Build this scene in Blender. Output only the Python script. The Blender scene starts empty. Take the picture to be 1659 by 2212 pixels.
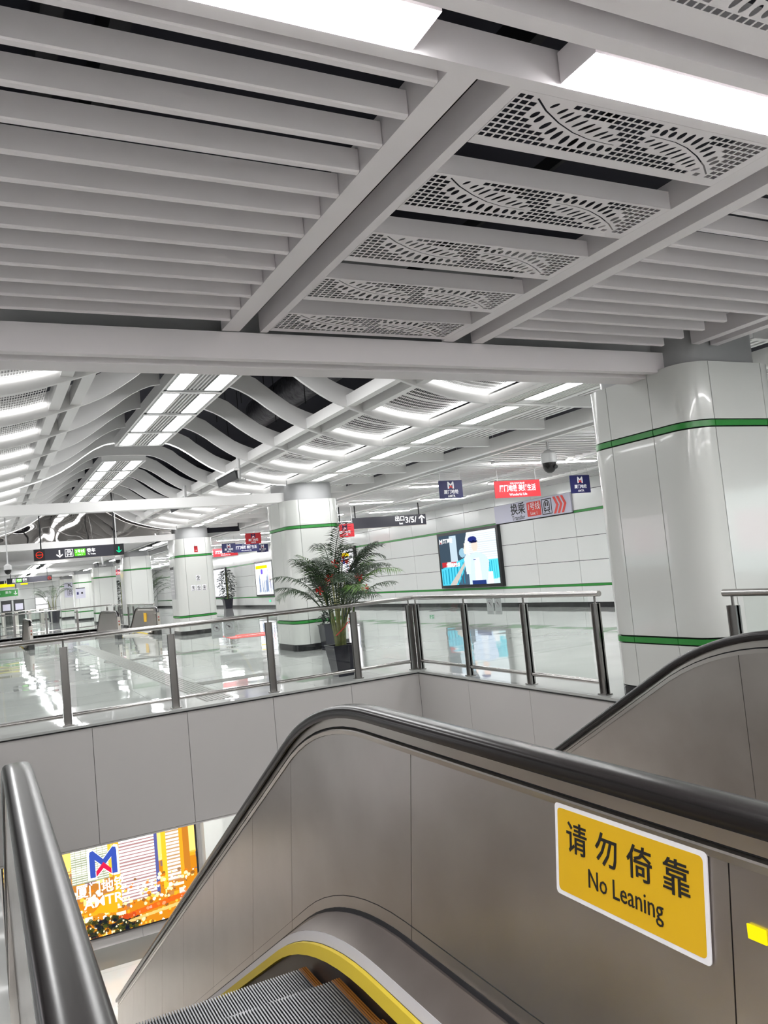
import bpy, bmesh, math, random
import numpy as np
from mathutils import Matrix, Vector
sc = bpy.context.scene
C = sc.collection
random.seed(7)
PI = math.pi

# ------------------------------------------------------------------ camera
cam = bpy.data.cameras.new('camera'); camo = bpy.data.objects.new('camera', cam); C.objects.link(camo)
cam.sensor_fit = 'VERTICAL'; cam.sensor_height = 24.0; cam.lens = 1740.83 / 2212 * 24.0
cam.clip_start = 0.05; cam.clip_end = 300
R = [(0.88995168, -0.44588398, -0.09577831), (-0.05396401, 0.10558187, -0.99294529), (0.45285085, 0.88884191, 0.06990107)]
m = Matrix(((R[0][0], -R[1][0], -R[2][0], 0), (R[0][1], -R[1][1], -R[2][1], 0), (R[0][2], -R[1][2], -R[2][2], 1.55), (0, 0, 0, 1)))
camo.matrix_world = m
sc.camera = camo

# ------------------------------------------------------------------ world and exposure
w = bpy.data.worlds.new('world'); sc.world = w; w.use_nodes = True
w.node_tree.nodes['Background'].inputs[0].default_value = (0.9, 0.95, 1.0, 1)
w.node_tree.nodes['Background'].inputs[1].default_value = 0.25
sc.view_settings.view_transform = 'Standard'; sc.view_settings.look = 'None'
sc.view_settings.exposure = 0.2; sc.view_settings.gamma = 1.0; sc.view_settings.use_curve_mapping = False
# lamp strengths (every lamp in the scene is a glowing diffuser mesh)
E_NAVE = 18.0; E_SIDE = 24.0; E_NEAR = 41.0; E_AISLE = 56.0; E_COVE = 2.8; E_LOW = 42.0; E_FAR = 34.0

# ------------------------------------------------------------------ materials
def lin(c):
    return tuple(((x / 12.92) if x <= 0.04045 else ((x + 0.055) / 1.055) ** 2.4) for x in c)
def rgb(r, g, b): return lin((r / 255, g / 255, b / 255))
def mat(name, col, rough=0.5, metal=0.0, spec=0.5, coat=0.0, noise=None, bump=None, emit=None):
    M = bpy.data.materials.new(name); M.use_nodes = True
    nt = M.node_tree; b = nt.nodes['Principled BSDF']
    b.inputs['Base Color'].default_value = (*col, 1); b.inputs['Roughness'].default_value = rough
    b.inputs['Metallic'].default_value = metal
    b.inputs['Specular IOR Level'].default_value = spec
    b.inputs['Coat Weight'].default_value = coat; b.inputs['Coat Roughness'].default_value = 0.03
    geo = nt.nodes.new('ShaderNodeNewGeometry')
    if noise:   # (scale vector, amount, colour2)
        mp = nt.nodes.new('ShaderNodeMapping'); mp.inputs['Scale'].default_value = noise[0]
        nt.links.new(geo.outputs['Position'], mp.inputs['Vector'])
        nz = nt.nodes.new('ShaderNodeTexNoise'); nz.inputs['Scale'].default_value = 1.0; nz.inputs['Detail'].default_value = 5
        nt.links.new(mp.outputs[0], nz.inputs['Vector'])
        rp = nt.nodes.new('ShaderNodeValToRGB'); rp.color_ramp.elements[0].position = 0.5 - noise[1] / 2; rp.color_ramp.elements[1].position = 0.5 + noise[1] / 2
        rp.color_ramp.elements[0].color = (*noise[2], 1); rp.color_ramp.elements[1].color = (*col, 1)
        nt.links.new(nz.outputs[0], rp.inputs[0]); nt.links.new(rp.outputs[0], b.inputs['Base Color'])
        if len(noise) > 3:
            mr = nt.nodes.new('ShaderNodeMapRange'); mr.inputs[3].default_value = rough - noise[3]; mr.inputs[4].default_value = rough + noise[3]
            nt.links.new(nz.outputs[0], mr.inputs[0]); nt.links.new(mr.outputs[0], b.inputs['Roughness'])
    if bump:    # (scale vector, strength distance)
        mp = nt.nodes.new('ShaderNodeMapping'); mp.inputs['Scale'].default_value = bump[0]
        nt.links.new(geo.outputs['Position'], mp.inputs['Vector'])
        nz = nt.nodes.new('ShaderNodeTexNoise'); nz.inputs['Scale'].default_value = 1.0; nz.inputs['Detail'].default_value = bump[2] if len(bump) > 2 else 1.0
        nt.links.new(mp.outputs[0], nz.inputs['Vector'])
        bp = nt.nodes.new('ShaderNodeBump'); bp.inputs['Strength'].default_value = 1.0; bp.inputs['Distance'].default_value = bump[1]
        nt.links.new(nz.outputs[0], bp.inputs['Height']); nt.links.new(bp.outputs[0], b.inputs['Normal'])
    if emit:
        b.inputs['Emission Color'].default_value = (*col, 1); b.inputs['Emission Strength'].default_value = emit
    return M
def emis(name, col, s):
    M = bpy.data.materials.new(name); M.use_nodes = True
    nt = M.node_tree; nt.nodes.remove(nt.nodes['Principled BSDF'])
    e = nt.nodes.new('ShaderNodeEmission'); e.inputs[0].default_value = (*col, 1); e.inputs[1].default_value = s
    nt.links.new(e.outputs[0], nt.nodes['Material Output'].inputs[0])
    return M
def screen_mat(name, s):
    M = emis(name, (1, 1, 1), s); nt = M.node_tree
    a = nt.nodes.new('ShaderNodeAttribute'); a.attribute_name = 'pic'
    nt.links.new(a.outputs['Color'], nt.nodes['Emission'].inputs[0])
    return M
def glass_mat(name, tint, gloss=0.5):
    M = bpy.data.materials.new(name); M.use_nodes = True
    nt = M.node_tree; nt.nodes.remove(nt.nodes['Principled BSDF'])
    t = nt.nodes.new('ShaderNodeBsdfTransparent'); t.inputs[0].default_value = (*tint, 1)
    g = nt.nodes.new('ShaderNodeBsdfGlossy'); g.inputs['Roughness'].default_value = 0.02
    lw_ = nt.nodes.new('ShaderNodeLayerWeight'); lw_.inputs[0].default_value = 0.5
    pw = nt.nodes.new('ShaderNodeMath'); pw.operation = 'POWER'; pw.inputs[1].default_value = 4.0
    nt.links.new(lw_.outputs['Facing'], pw.inputs[0])
    f = nt.nodes.new('ShaderNodeMath'); f.operation = 'MULTIPLY_ADD'; f.inputs[1].default_value = 0.6; f.inputs[2].default_value = 0.03
    nt.links.new(pw.outputs[0], f.inputs[0])
    mx = nt.nodes.new('ShaderNodeMixShader')
    nt.links.new(f.outputs[0], mx.inputs[0]); nt.links.new(t.outputs[0], mx.inputs[1]); nt.links.new(g.outputs[0], mx.inputs[2])
    nt.links.new(mx.outputs[0], nt.nodes['Material Output'].inputs[0])
    return M

M = {}
M['ceil'] = mat('white_powder_coat', rgb(241, 236, 238), 0.45)
M['ceil_cool'] = mat('white_rib_paint', rgb(244, 243, 242), 0.4)
M['neck'] = mat('grey_column_neck', rgb(172, 173, 174), 0.4)
M['enamel'] = mat('white_enamel_panel', rgb(216, 218, 214), 0.16, coat=0.3, bump=((1.3, 1.3, 0.9), 0.006))
M['enamel_wall'] = mat('white_enamel_wall', rgb(222, 224, 222), 0.16, bump=((1.1, 1.1, 1.1), 0.008))
M['green'] = mat('green_enamel_band', rgb(52, 140, 62), 0.25)
M['joint'] = mat('dark_joint', rgb(46, 48, 48), 0.7)
M['black'] = mat('black_stone_base', rgb(34, 35, 37), 0.25)
M['matte'] = mat('matte_black', rgb(22, 22, 26), 0.6)
M['void'] = mat('dark_soffit_paint', rgb(42, 42, 54), 0.8, noise=((0.9, 0.9, 0.9), 0.5, rgb(30, 30, 40)))
M['duct'] = mat('foil_duct', rgb(72, 70, 76), 0.35, 0.7, bump=((9, 9, 9), 0.02))
M['fascia'] = mat('satin_aluminium_panel', rgb(205, 202, 200), 0.42, 0.0)
M['steel'] = mat('brushed_steel', (0.56, 0.54, 0.52), 0.27, 1.0, noise=((6, 6, 60), 0.9, (0.50, 0.48, 0.46), 0.05))
M['steel_tube'] = mat('polished_steel_tube', (0.47, 0.455, 0.44), 0.24, 1.0)
M['deck'] = mat('stained_dimmed_deck_steel', (0.36, 0.32, 0.30), 0.46, 1.0, noise=((4, 4, 4), 0.6, (0.29, 0.25, 0.235), 0.06))  # brown-stained steel, colour also darkened to hold down bright ceiling reflections
M['steel_dark'] = mat('dark_steel_post', (0.34, 0.33, 0.32), 0.32, 1.0)
M['steel_panel'] = mat('brushed_steel_panel', (0.66, 0.625, 0.595), 0.33, 1.0, noise=((3.0, 3.0, 3.5), 0.7, (0.54, 0.50, 0.47), 0.07), bump=((2.2, 2.2, 1.2), 0.004))
M['steel_trim'] = mat('steel_trim', (0.66, 0.62, 0.58), 0.28, 1.0)
M['rubber'] = mat('black_rubber', rgb(27, 24, 24), 0.25, 0.0, 0.6)
M['rubber_m'] = mat('black_rubber_side', rgb(10, 10, 11), 0.45)
M['step'] = mat('grooved_step_aluminium', (0.25, 0.25, 0.26), 0.38, 0.85)
M['groove'] = mat('dark_step_groove', rgb(24, 24, 27), 0.6)
M['orange'] = mat('orange_step_edge', rgb(128, 78, 22), 0.5)
M['yellow'] = mat('yellow_brush', rgb(222, 196, 60), 0.55)
M['alu'] = mat('pale_aluminium', rgb(206, 205, 210), 0.4)
M['skirt'] = mat('dark_skirt', (0.10, 0.085, 0.08), 0.35, 0.7)
M['glass'] = glass_mat('clear_glass', (0.955, 0.975, 0.965))
M['grout'] = mat('floor_grout', rgb(128, 128, 126), 0.5)
M['white_p'] = mat('white_print', rgb(240, 240, 244), 0.5)
M['sign_yellow'] = mat('yellow_print', rgb(226, 180, 22), 0.5)
M['ink'] = mat('black_print', rgb(24, 22, 22), 0.6)
M['navy'] = mat('navy_banner', rgb(28, 30, 84), 0.55)
M['red'] = mat('red_banner', rgb(186, 26, 38), 0.55)
M['redp'] = mat('red_print', rgb(222, 62, 52), 0.5)
M['lilac'] = mat('pale_lilac_sign', rgb(196, 195, 212), 0.4)
M['signbox'] = mat('charcoal_sign_box', rgb(48, 48, 58), 0.35)
M['e_white'] = emis('lit_white_print', (1, 1, 1), 1.6)
M['e_green'] = emis('lit_green', rgb(110, 220, 60), 1.1)
M['e_red'] = emis('lit_red', rgb(240, 60, 40), 1.1)
M['e_teal'] = emis('lit_teal', rgb(20, 235, 160), 1.1)
M['e_yellow'] = emis('lit_yellow', rgb(250, 225, 20), 1.1)
M['nave'] = emis('nave_diffuser', (1.0, 1.0, 1.0), E_NAVE)
M['side'] = emis('side_diffuser', (1.0, 1.0, 1.0), E_SIDE)
M['near'] = emis('near_diffuser', (1.0, 0.985, 0.985), E_NEAR)
M['aisle'] = emis('aisle_tube', (1.0, 1.0, 1.0), E_AISLE)
M['cove'] = emis('cove_strip', (1.0, 1.0, 0.99), E_COVE)
M['low'] = emis('lower_level_tube', (1.0, 0.99, 0.98), E_LOW)
M['far'] = emis('far_diffuser', (1.0, 1.0, 1.0), E_FAR)
M['pot'] = mat('black_glazed_pot', rgb(40, 39, 50), 0.2)
M['soil'] = mat('soil', rgb(50, 40, 32), 0.9)
M['leaf'] = mat('palm_leaf', rgb(40, 70, 28), 0.42, noise=((5, 5, 5), 0.5, rgb(18, 34, 20)))
M['leaf_l'] = mat('young_palm_leaf', rgb(74, 112, 34), 0.45)
M['leaf_d'] = mat('dark_leaf', rgb(36, 46, 40), 0.4)
M['cane'] = mat('palm_cane', rgb(140, 138, 80), 0.5, noise=((8, 8, 22), 0.5, rgb(92, 104, 52)))
M['ribbon'] = mat('red_ribbon', rgb(226, 50, 40), 0.5)
M['camw'] = mat('camera_housing', rgb(206, 206, 206), 0.35)
M['fig'] = mat('tactile_stone', rgb(146, 146, 142), 0.35)

# polished floor: soft waves distort the reflections
def floor_mat(name, col, col2):
    F = bpy.data.materials.new(name); F.use_nodes = True
    nt = F.node_tree; b = nt.nodes['Principled BSDF']
    geo = nt.nodes.new('ShaderNodeNewGeometry')
    nz = nt.nodes.new('ShaderNodeTexNoise'); nz.inputs['Scale'].default_value = 0.7; nz.inputs['Detail'].default_value = 4
    nt.links.new(geo.outputs['Position'], nz.inputs['Vector'])
    rp = nt.nodes.new('ShaderNodeValToRGB'); rp.color_ramp.elements[0].position = 0.35; rp.color_ramp.elements[1].position = 0.65
    rp.color_ramp.elements[0].color = (*col2, 1); rp.color_ramp.elements[1].color = (*col, 1)
    nt.links.new(nz.outputs[0], rp.inputs[0]); nt.links.new(rp.outputs[0], b.inputs['Base Color'])
    b.inputs['Roughness'].default_value = 0.035
    b.inputs['IOR'].default_value = 1.75
    n2 = nt.nodes.new('ShaderNodeTexNoise'); n2.inputs['Scale'].default_value = 1.05; n2.inputs['Detail'].default_value = 0.5
    nt.links.new(geo.outputs['Position'], n2.inputs['Vector'])
    bp = nt.nodes.new('ShaderNodeBump'); bp.inputs['Distance'].default_value = 0.0065
    nt.links.new(n2.outputs[0], bp.inputs['Height']); nt.links.new(bp.outputs[0], b.inputs['Normal'])
    return F
M['floor'] = floor_mat('polished_stone_floor', rgb(196, 198, 195), rgb(186, 188, 186))

# ------------------------------------------------------------------ geometry helpers
class MB:
    def __init__(s): s.v = []; s.f = []
    def add(s, vs, fs):
        n = len(s.v); s.v += [tuple(p) for p in vs]; s.f += [tuple(i + n for i in f) for f in fs]; return s
    def box(s, x0, x1, y0, y1, z0, z1):
        if x0 > x1: x0, x1 = x1, x0
        if y0 > y1: y0, y1 = y1, y0
        if z0 > z1: z0, z1 = z1, z0
        return s.add([(x0, y0, z0), (x1, y0, z0), (x1, y1, z0), (x0, y1, z0), (x0, y0, z1), (x1, y0, z1), (x1, y1, z1), (x0, y1, z1)],
                     [(0, 3, 2, 1), (4, 5, 6, 7), (0, 1, 5, 4), (1, 2, 6, 5), (2, 3, 7, 6), (3, 0, 4, 7)])
    def prism(s, pts, fn, a, b):    # 2-D outline pts, fn(u, v, t) -> xyz at t=a and t=b
        n = len(pts)
        s.add([fn(u, v, a) for u, v in pts] + [fn(u, v, b) for u, v in pts],
              [tuple(range(n))[::-1], tuple(range(n, 2 * n))] + [(i, (i + 1) % n, n + (i + 1) % n, n + i) for i in range(n)])
        return s
    def loft(s, rings, closed=True, caps=True):
        n = len(rings[0]); base = len(s.v)
        for r in rings: s.v += [tuple(p) for p in r]
        for k in range(len(rings) - 1):
            for i in range(n if closed else n - 1):
                j = (i + 1) % n
                s.f.append((base + k * n + i, base + k * n + j, base + (k + 1) * n + j, base + (k + 1) * n + i))
        if caps and closed:
            s.f.append(tuple(base + i for i in range(n))[::-1]); s.f.append(tuple(base + (len(rings) - 1) * n + i for i in range(n)))
        return s
    def tube(s, path, r, n=10):
        rings = []
        path = [Vector(p) for p in path]
        for i, p in enumerate(path):
            t = (path[min(i + 1, len(path) - 1)] - path[max(i - 1, 0)]).normalized()
            a = t.cross(Vector((0, 0, 1)))
            if a.length < 0.05: a = t.cross(Vector((0, 1, 0)))
            a.normalize(); b = t.cross(a).normalized()
            rr = r[i] if isinstance(r, (list, tuple)) else r
            rings.append([p + a * (rr * math.cos(2 * PI * k / n)) + b * (rr * math.sin(2 * PI * k / n)) for k in range(n)])
        return s.loft(rings)
    def mesh(s, name, m, smooth=False):
        me = bpy.data.meshes.new(name); me.from_pydata(s.v, [], s.f); me.validate()
        bm = bmesh.new(); bm.from_mesh(me); bmesh.ops.recalc_face_normals(bm, faces=bm.faces); bm.to_mesh(me); bm.free()
        if m: me.materials.append(m)
        if smooth:
            me.shade_smooth()
            try: me.set_sharp_from_angle(angle=math.radians(38))
            except Exception: pass
        return me
    def build(s, name, m, parent=None, smooth=False, loc=None):
        return obj(name, s.mesh(name, m, smooth), parent, loc)
def obj(name, me, parent=None, loc=None):
    o = bpy.data.objects.new(name, me); C.objects.link(o)
    if parent: o.parent = parent
    if loc: o.location = loc
    return o
def empty(name, loc=(0, 0, 0)):
    o = bpy.data.objects.new(name, None); o.empty_display_size = 0.1; C.objects.link(o); o.location = loc
    return o
def tag(o, label, cat, group=None):
    o['label'] = label; o['category'] = cat
    if group: o['group'] = group
    return o
def struct(o, label=None):
    o['kind'] = 'structure'
    if label: o['label'] = label
    return o
def stuff(o): o['kind'] = 'stuff'; return o
def copy_tree(o, parent=None):
    c = o.copy(); C.objects.link(c); c.parent = parent
    for ch in list(o.children): copy_tree(ch, c)
    return c
def bx(name, m, parent, *a): return MB().box(*a).build(name, m, parent)

_tc = {}
def text_mesh(s, size, bold=0.0, depth=0.002, shear=0.0, space=1.0):
    key = (s, size, bold, depth, space)
    if key in _tc: return _tc[key]
    cu = bpy.data.curves.new('txt', 'FONT'); cu.body = s; cu.size = size; cu.align_x = 'CENTER'; cu.align_y = 'CENTER'
    cu.extrude = depth / 2; cu.offset = bold; cu.resolution_u = 2; cu.space_character = space
    o = bpy.data.objects.new('txt', cu); C.objects.link(o)
    dg = bpy.context.evaluated_depsgraph_get(); dg.update()
    me = bpy.data.meshes.new_from_object(o.evaluated_get(dg)); me.name = 'lettering'
    bpy.data.objects.remove(o); bpy.data.curves.remove(cu)
    _tc[key] = me
    return me
FACE_Y = (PI / 2, 0, 0)            # reads from the -Y side
FACE_X = (PI / 2, 0, -PI / 2)      # reads from the -X side
def text(s, size, m, parent, loc, rot=FACE_Y, bold=0.0, sx=1.0, name='lettering', width=None):
    me = text_mesh(s, size, bold).copy(); me.materials.clear(); me.materials.append(m)
    o = obj(name, me, parent); o.location = loc; o.rotation_euler = rot
    if width:
        xs = [v.co.x for v in me.vertices]
        wd = max(xs) - min(xs)
        for v in me.vertices: v.co.x = (v.co.x - (max(xs) + min(xs)) / 2) * width / wd
    elif sx != 1.0:
        for v in me.vertices: v.co.x *= sx
    return o
def polys(name, plist, m, parent, loc, rot=FACE_Y, t=0.003, s=1.0):   # flat printed shapes: list of outlines in the sign's plane
    b = MB()
    for p in plist: b.prism([(u * s, v * s) for u, v in p], lambda u, v, w: (u, v, w), -t / 2, t / 2)
    o = b.build(name, m, parent); o.location = loc; o.rotation_euler = rot
    return o
def ring(cx, cy, r, w, n=24, a0=0, a1=2 * PI):
    out = []
    for i in range(n):
        t0 = a0 + (a1 - a0) * i / n; t1 = a0 + (a1 - a0) * (i + 1) / n
        out.append([(cx + (r - w) * math.cos(t0), cy + (r - w) * math.sin(t0)), (cx + r * math.cos(t0), cy + r * math.sin(t0)),
                    (cx + r * math.cos(t1), cy + r * math.sin(t1)), (cx + (r - w) * math.cos(t1), cy + (r - w) * math.sin(t1))])
    return out
def rrect(x0, x1, y0, y1, r, n=4):
    p = []
    for cx, cy, a in ((x1 - r, y0 + r, -90), (x1 - r, y1 - r, 0), (x0 + r, y1 - r, 90), (x0 + r, y0 + r, 180)):
        for i in range(n + 1):
            t = math.radians(a + 90 * i / n); p.append((cx + r * math.cos(t), cy + r * math.sin(t)))
    return p
def q(x0, x1, y0, y1): return [(x0, y0), (x1, y0), (x1, y1), (x0, y1)]
LOGO_M = [q(0, .21, 0, .80), [(0, .78), (0, .93), (.08, 1), (.22, .97), (.58, .52), (.42, .40), (.21, .66)],
          q(.79, 1, 0, .80), [(1, .78), (.79, .66), (.42, .40 + .0), (.50, .46), (.42, .52), (.78, .97), (.92, 1), (1, .93)]]
LOGO_M = [q(0, .2, 0, .86), q(.8, 1, 0, .86), [(0, .8), (.02, .96), (.14, 1), (.56, .55), (.47, .36), (.2, .64), (.2, .72)],
          [(1, .8), (.8, .72), (.8, .64), (.53, .36), (.44, .55), (.86, 1), (.98, .96)]]
LOGO_V = [[(.22, .0), (.22, .2), (.5, .5), (.5, .27)], [(.78, .0), (.5, .27), (.5, .5), (.78, .2)]]
def logo(parent, loc, size, m1, m2, rot=FACE_Y):
    sh = lambda L: [[(u - .5, v - .5) for u, v in p] for p in L]
    polys('emblem', sh(LOGO_M), m1, parent, loc, rot, 0.003, size)
    polys('emblem_chevron', sh(LOGO_V), m2, parent, loc, rot, 0.0045, size)
ARROW = [[(-.09, .5), (-.09, -.2), (.09, -.2), (.09, .5)], [(-.42, -.05), (-.42, -.22), (0, -.55), (0, -.32)], [(.42, -.05), (0, -.32), (0, -.55), (.42, -.22)]]
TRAIN = [p for p in ring(0, .12, .34, .07, 10, 0, PI)] + [q(-.34, -.27, -.25, .12), q(.27, .34, -.25, .12), q(-.34, .34, -.3, -.23), q(-.17, -.05, .02, .3), q(.05, .17, .02, .3), q(-.22, -.1, -.16, -.08), q(.1, .22, -.16, -.08),
         [(-.2, -.3), (-.34, -.46), (-.26, -.46), (-.12, -.3)], [(.2, -.3), (.12, -.3), (.26, -.46), (.34, -.46)]] + [q(-.5, .5, .5, .56), q(-.5, .5, -.56, -.5), q(-.56, -.5, -.56, .56), q(.5, .56, -.56, .56)]

class Canvas:      # paints the picture shown by a lit screen, cell by cell
    def __init__(s, w, h, col):
        s.w, s.h = w, h; s.a = np.zeros((h, w, 3)); s.a[:] = col
        s.X, s.Y = np.meshgrid((np.arange(w) + .5) / w, (np.arange(h) + .5) / h)
    def put(s, mask, col, al=1.0): s.a[mask] = s.a[mask] * (1 - al) + np.array(col) * al
    def rect(s, x0, x1, y0, y1, col, al=1.0): s.put((s.X >= x0) & (s.X < x1) & (s.Y >= y0) & (s.Y < y1), col, al)
    def ell(s, cx, cy, rx, ry, col, al=1.0): s.put(((s.X - cx) / rx) ** 2 + ((s.Y - cy) / ry) ** 2 < 1, col, al)
    def poly(s, pts, col, al=1.0):
        ins = np.zeros(s.X.shape, bool); n = len(pts)
        for i in range(n):
            x0, y0 = pts[i]; x1, y1 = pts[(i + 1) % n]
            if y0 == y1: continue
            c = ((y0 > s.Y) != (y1 > s.Y)) & (s.X < (x1 - x0) * (s.Y - y0) / (y1 - y0) + x0); ins ^= c
        s.put(ins, col, al)
    def build(s, name, m, parent, loc, rot, W, H):
        h, w = s.h, s.w
        vs = [((i / w - .5) * W, (j / h - .5) * H, 0) for j in range(h + 1) for i in range(w + 1)]
        fs = [(j * (w + 1) + i, j * (w + 1) + i + 1, (j + 1) * (w + 1) + i + 1, (j + 1) * (w + 1) + i) for j in range(h) for i in range(w)]
        me = bpy.data.meshes.new(name); me.from_pydata(vs, [], fs)
        at = me.color_attributes.new('pic', 'FLOAT_COLOR', 'CORNER')
        c = np.ones((h * w, 4, 4), np.float32); c[:, :, :3] = np.clip(s.a, 0, 4).reshape(h * w, 1, 3)
        at.data.foreach_set('color', c.ravel())
        me.materials.append(m)
        o = obj(name, me, parent); o.location = loc; o.rotation_euler = rot
        return o
# =================================================================== LARGE STRUCTURE
NB = 8                                   # column bays
VY0, VY1 = 2.0, 10.70                    # the escalator opening
V2Y0, V2Y1 = 31.2, 41.9                  # the second opening farther on
VX0, VX1 = 0.02, 5.77
XW = 14.6                                # right wall
XL = -9.0
floor = struct(empty('floor'), 'pale polished stone concourse floor with wavy reflections')
def slab(x0, x1, y0, y1, top=0.0): MB().box(x0, x1, y0, y1, -0.14, top).build('slab', M['floor'], floor)
slab(XL, XW, -6, VY0); slab(XL, VX0, VY0, VY1); slab(VX1 + .02, XW, VY0, VY1)
slab(XL, VX0 - .02, VY1 + .03, 29.0); MB().box(VX0 - .02, XW, VY1 + .03, 29.0, -.14, -.010).build('slab', M['grout'], floor)
slab(XL, XW, 29.0, V2Y0); slab(XL, VX0, V2Y0, V2Y1); slab(VX1, XW, V2Y0, V2Y1); slab(XL, XW, V2Y1, 84)
tw = (XW - VX0) / 14
th = (29.0 - VY1) / 18
tile = MB().prism([(0.002, 0.002), (tw - .002, .002), (tw - .002, th - .002), (0.002, th - .002)], lambda u, v, t: (u, v, t), -0.012, 0).mesh('tile', M['floor'])
for i in range(14):
    for j in range(18):
        t = obj('tile', tile, floor, (VX0 + i * tw, VY1 + j * th, 0)); t.rotation_euler = (random.gauss(0, .0007), random.gauss(0, .0007), 0)

# tactile guide path set in the floor
tp = empty('tactile_path', (2.85, 20, 0)); tag(tp, 'ribbed stone tactile guide path running down the hall floor', 'tactile path')
bar = MB()
for k in range(7): bar.box(-.19 + k * .057, -.165 + k * .057, -.29, .29, 0, .005)
bar = bar.mesh('guide_bars', M['fig']); base = MB().box(-.21, .21, -.298, .298, .0005, .002).mesh('guide_tile', M['fig'])
dots = MB()
for i in range(6):
    for j in range(6): dots.box(-.19 + i * .068, -.155 + i * .068, -.19 + j * .068, -.155 + j * .068, 0, .005)
dots = dots.mesh('guide_dots', M['fig'])
y = 11.3
while y < 28.6:
    obj('guide_tile', base, tp, (0, y - 20, 0)); obj('guide_bars', bar, tp, (0, y - 20, .0015)); y += .6
for yy in (19.7, 13.1):
    for k in range(3 if yy > 15 else 2):
        a = obj('guide_tile', base, tp, (.5 + .6 * k, yy - 20, 0)); a.rotation_euler.z = PI / 2
        a = obj('guide_bars', bar, tp, (.5 + .6 * k, yy - 20, .0015)); a.rotation_euler.z = PI / 2
MAT_R = tag(MB().prism([(6.25, 22.4), (7.2, 22.0), (7.75, 23.5), (6.4, 24.0)], lambda u, v, t: (u, v, t), .001, .006).build('floor_sticker', M['redp']), 'red floor sticker with white lettering behind the nearest rounded column', 'floor sticker')
text('厦门地铁', .28, M['white_p'], MAT_R, (6.9, 23.0, .0065), (0, 0, .1))

# ---------------- right wall: enamel panels, green bands, black base
wall = struct(empty('wall_right', (XW, 0, 0)), 'white enamel panel wall with two green bands')
MB().box(.02, .3, -6, 84, -.14, 3.9).build('backing', M['joint'], wall)
rows = [(.13, .565), (.635, 1.255), (1.262, 1.905), (1.912, 2.565), (2.635, 3.145), (3.152, 3.75)]
PY0, PP = 17.27 - 1.85 * 7, 1.85
NPAN = 41
for r, (z0, z1) in enumerate(rows):
    b = MB().prism([(.007, z0 + .004), (PP - .007, z0 + .004), (PP - .007, z1 - .004), (.007, z1 - .004)], lambda u, v, t: (t, u, v), 0.0, .03).mesh('panel', M['enamel_wall'])
    for k in range(NPAN): obj('panel', b, wall, (0, PY0 + k * PP, 0))
for z in (.57, 2.57):
    b = MB().box(-.006, .03, .003, PP - .003, z, z + .06).mesh('green_band', M['green'])
    for k in range(NPAN):
        if z > 1 and k in (7, 8): continue
        obj('green_band', b, wall, (0, PY0 + k * PP, 0))
MB().box(-.012, .03, -6, 84, 0, .13).build('baseboard', M['black'], wall)

# ---------------- left and back walls (outside the frame), far wall
wl = struct(empty('wall_left', (XL, 0, 0)), 'white panel wall on the far left')
MB().box(-.3, 0, -6, 84, -.1, 3.9).build('panel', M['enamel_wall'], wl)
wb = struct(MB().box(XL, XW, -6.3, -6, -.1, 3.9).build('wall_back', M['enamel_wall']), 'white wall behind the escalators')
wf = struct(empty('wall_far', (0, 76, 0)), 'pale panelled wall closing the hall')
MB().box(XL, XW, .02, .3, -.1, 3.9).build('backing', M['joint'], wf)
for i in range(16):
    for j in range(4):
        bx('panel', M['enamel_wall'], wf, XL + i * 1.475, XL + i * 1.475 + 1.46, 0, .02, .1 + j * .9, .98 + j * .9)

# ---------------- fascia of the opening
fa = struct(empty('wall_void_far', (0, VY1, 0)), 'satin grey panel fascia below the far railing of the opening')
MB().box(-3.5, 5.9, .03, .25, -1.45, -.14).build('backing', M['joint'], fa)
for k in range(-4, 5):
    x0 = 1.15 + 1.17 * k; x1 = min(x0 + 1.17, VX1)
    if k == -1: pass
    if x1 - x0 > .1: bx('panel', M['fascia'], fa, x0 + .003, x1 - .003, 0, .03, -1.45, -.047)
bx('edge_strip', M['black'], fa, -3.5, VX1, -.012, .03, -.046, -.03)
bx('edge_stone', M['floor'], fa, -3.5, VX1, -.016, .03, -.029, .0)
bx('bottom_trim', M['fascia'], fa, -3.5, 5.85, -.0, .25, -1.475, -1.455)
fr = struct(empty('wall_void_right', (VX1, 0, 0)), 'satin grey panel side of the escalator opening')
MB().box(.03, .25, 2.0, VY1 + .0, -5.15, -.14).build('backing', M['joint'], fr)
ye = VY1
while ye > 2.2:
    y0 = max(ye - 1.36, 2.0); bx('panel', M['fascia'], fr, 0, .03, y0 + .003, ye - .003, -1.45, -.047)
    bx('panel', M['fascia'], fr, 0, .03, y0 + .003, ye - .003, -5.1, -1.456); ye -= 1.36
bx('edge_strip', M['black'], fr, -.012, .03, 2.0, VY1, -.046, -.03)
bx('edge_stone', M['floor'], fr, -.016, .03, 2.0, VY1, -.029, .0)
fl = struct(empty('wall_void_left', (VX0 - 3.5, 0, 0)), 'pale wall at the left side of the lower level')
bx('panel', M['fascia'], fl, -.1, 0, 0, 17, -5.15, -.14)
fn = struct(bx('wall_void_near', M['fascia'], None, VX0 - 3.5, VX1, VY0 - .1, VY0 + .1, -5.15, -.14), 'grey wall under the near edge of the opening')
# second opening
f2 = struct(empty('wall_void_second', (0, V2Y1, 0)), 'white fascia of the second escalator opening')
for k in range(5): bx('panel', M['fascia'], f2, VX0 + 1.17 * k, VX0 + 1.17 * k + 1.16, 0, .05, -3, -.05)
bx('edge_strip', M['black'], f2, VX0, VX1, -.01, .05, -.05, -.02)
bx('panel', M['fascia'], f2, VX1 - .0, VX1 + .1, V2Y0 - V2Y1, 0, -3, -.1)

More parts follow.
